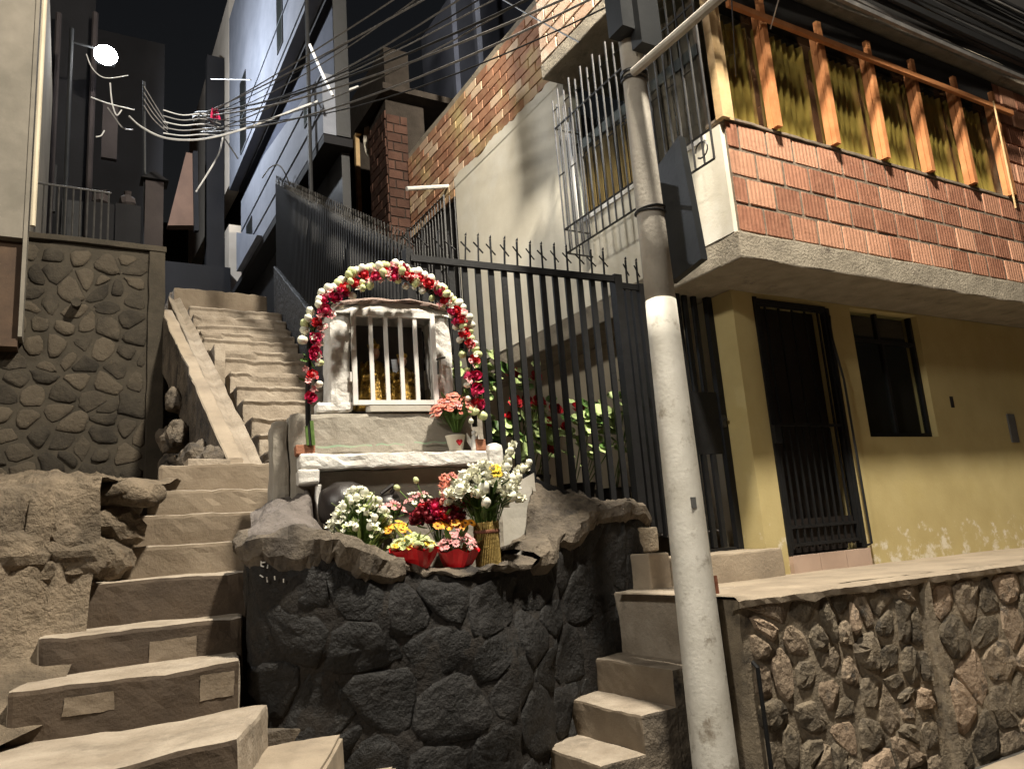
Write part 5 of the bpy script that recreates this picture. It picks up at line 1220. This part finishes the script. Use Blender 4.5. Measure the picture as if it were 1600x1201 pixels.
tag(obj('thin_post', MB().tube([V3(bt.x, 9.0, 2.95), V3(tp.x, 9.0, tp.z + .1)], .017, 7), 'sign_d'), 'thin grey metal post between the floodlight and the white building', 'post')

# ================================================================ CABLES
def pxcable(pts, Y, r, m, parent, dY=0):
    P = []
    for i, q in enumerate(pts): P.append(at(q[0], q[1], Y=Y + dY * i / max(1, len(pts) - 1)))
    Q = []
    for i in range(len(P) - 1):
        p0, p1, p2, p3 = P[max(i - 1, 0)], P[i], P[i + 1], P[min(i + 2, len(P) - 1)]
        for k in range(6):
            f = k / 6; Q.append(.5 * (2 * p1 + (p2 - p0) * f + (2 * p0 - 5 * p1 + 4 * p2 - p3) * f * f + (3 * p1 - p0 - 3 * p2 + p3) * f ** 3))
    Q.append(P[-1]); return obj('cable', MB().tube(Q, r, 5), m, parent)
CC = thing('cable_coil', 'drooping loops of pale cable slung from the thin post', 'cables', at(300, 210, Y=9))
for k in range(4): pxcable([(225, 135 + 10 * k), (240, 160 + 9 * k), (262, 195 + 4 * k)], 8.95, .006, 'cable_g', CC)
for k in range(5): pxcable([(255, 172 + 9 * k), (285, 180 + 8 * k), (318, 178 + 8 * k), (345, 188 + 6 * k)], 8.9, .008, 'cable_w' if k % 2 == 0 else 'cable_g', CC)
pxcable([(202, 182), (220, 198), (255, 215), (300, 219), (345, 212), (400, 195), (470, 168), (560, 135)], 8.8, .012, 'cable_w', CC, -1.5)
pxcable([(142, 152), (170, 162), (210, 172)], 9.0, .008, 'cable_w', CC)
pxcable([(168, 168), (178, 182), (192, 200), (208, 203)], 9.0, .008, 'cable_g', CC)
pxcable([(172, 130), (175, 160), (182, 180), (190, 172)], 9.0, .008, 'cable_w', CC)
pxcable([(150, 214), (158, 212), (163, 204)], 9.0, .008, 'cable_w', CC)
pxcable([(135, 85), (145, 108), (165, 122), (200, 118)], 9.1, .006, 'cable_w', CC)
pxcable([(310, 175), (335, 195), (350, 215), (372, 248)], 8.8, .009, 'cable', CC)
pxcable([(348, 215), (342, 240), (325, 270), (306, 300)], 8.8, .010, 'cable_w', CC)
pxcable([(410, 278), (422, 262), (435, 258), (445, 270), (453, 290)], 8.6, .008, 'cable', CC)
OC = thing('overhead_cables', 'sheaf of thin cables sweeping up from the alley to the pole top', 'cables', (2.4, 4, 3))
rr = random.Random(9)
for k in range(12):
    a = at(300 + 30 * rr.random(), 205 + rr.uniform(-40, 6), Y=9.4); b = V3(2.47 + rr.uniform(-.03, .03), 2.72, 2.75 + .09 * k)
    obj('cable', MB().tube(cat_curve(a, b, rr.uniform(.05, .35), 14), rr.uniform(.006, .011), 4), 'cable_g' if k % 3 else 'cable', OC)
BC = thing('cable_bundle', 'thick bundle of black cables running over the brick storey', 'cables', (4, 2.5, 3.2))
for k in range(24):
    y = 2.80 + .035 * (k % 5); z = 3.43 + .034 * k + rr.uniform(-.03, .03)
    obj('cable', MB().tube(cat_curve(V3(2.5, 2.72, z), V3(9.5, y + .03, z + .16 + rr.uniform(-.03, .12)), rr.uniform(.02, .12), 14), rr.uniform(.008, .022), 5), 'cable' if k % 4 else 'cable_g', BC)
def single(a, b, sag, r, m, label): tag(obj('cable', MB().tube(cat_curve(a, b, sag, 14), r, 5), m), label, 'cable')
single(at(770, -10, Y=5.0), at(905, 66, Y=3.6), .01, .006, 'cable', 'thin dark wire crossing the pale bricks left of the pole')
single(at(392, 125, Y=8.0), at(330, 124, Y=9.2), .0, .008, 'cable', 'short dark wire crossing the upper white wall')
single(at(484, 70, Y=7.2), at(520, 150, Y=7.0), .01, .016, 'cable_w', 'short pale pipe cable slanting past the white building corner')
single(at(1150, 120, Y=2.95), at(1143, -5, Y=2.6), .0, .004, 'cable', 'fine wire hanging in front of the first yellow curtain')
single(at(1204, 45, Y=2.95), at(1218, -5, Y=2.7), .0, .004, 'cable_w', 'fine pale wire rising from the first orange post')

# repeats that belong together
GROUPS = {'staircase': 'concrete staircases', 'stone_wall': 'rubble stone walls', 'window_grille': 'window grilles of the corner house', 'figurine': 'figures of the shrine', 'brick_block': 'brick blocks on the shrine shelf',
          'bouquet': 'flowers standing at the shrine', 'flower_bunch': 'flowers standing at the shrine', 'geranium': 'geraniums behind the fence', 'iron_fence': 'black iron fences', 'bag': 'bags on the dark terrace', 'crate': 'crates on the dark terrace', 'cable': 'loose single cables', 'far_house': 'dark houses up the alley'}
for o in list(C.objects):
    if o.parent is None and 'label' in o and o.name.split('.')[0] in GROUPS: o['group'] = GROUPS[o.name.split('.')[0]]
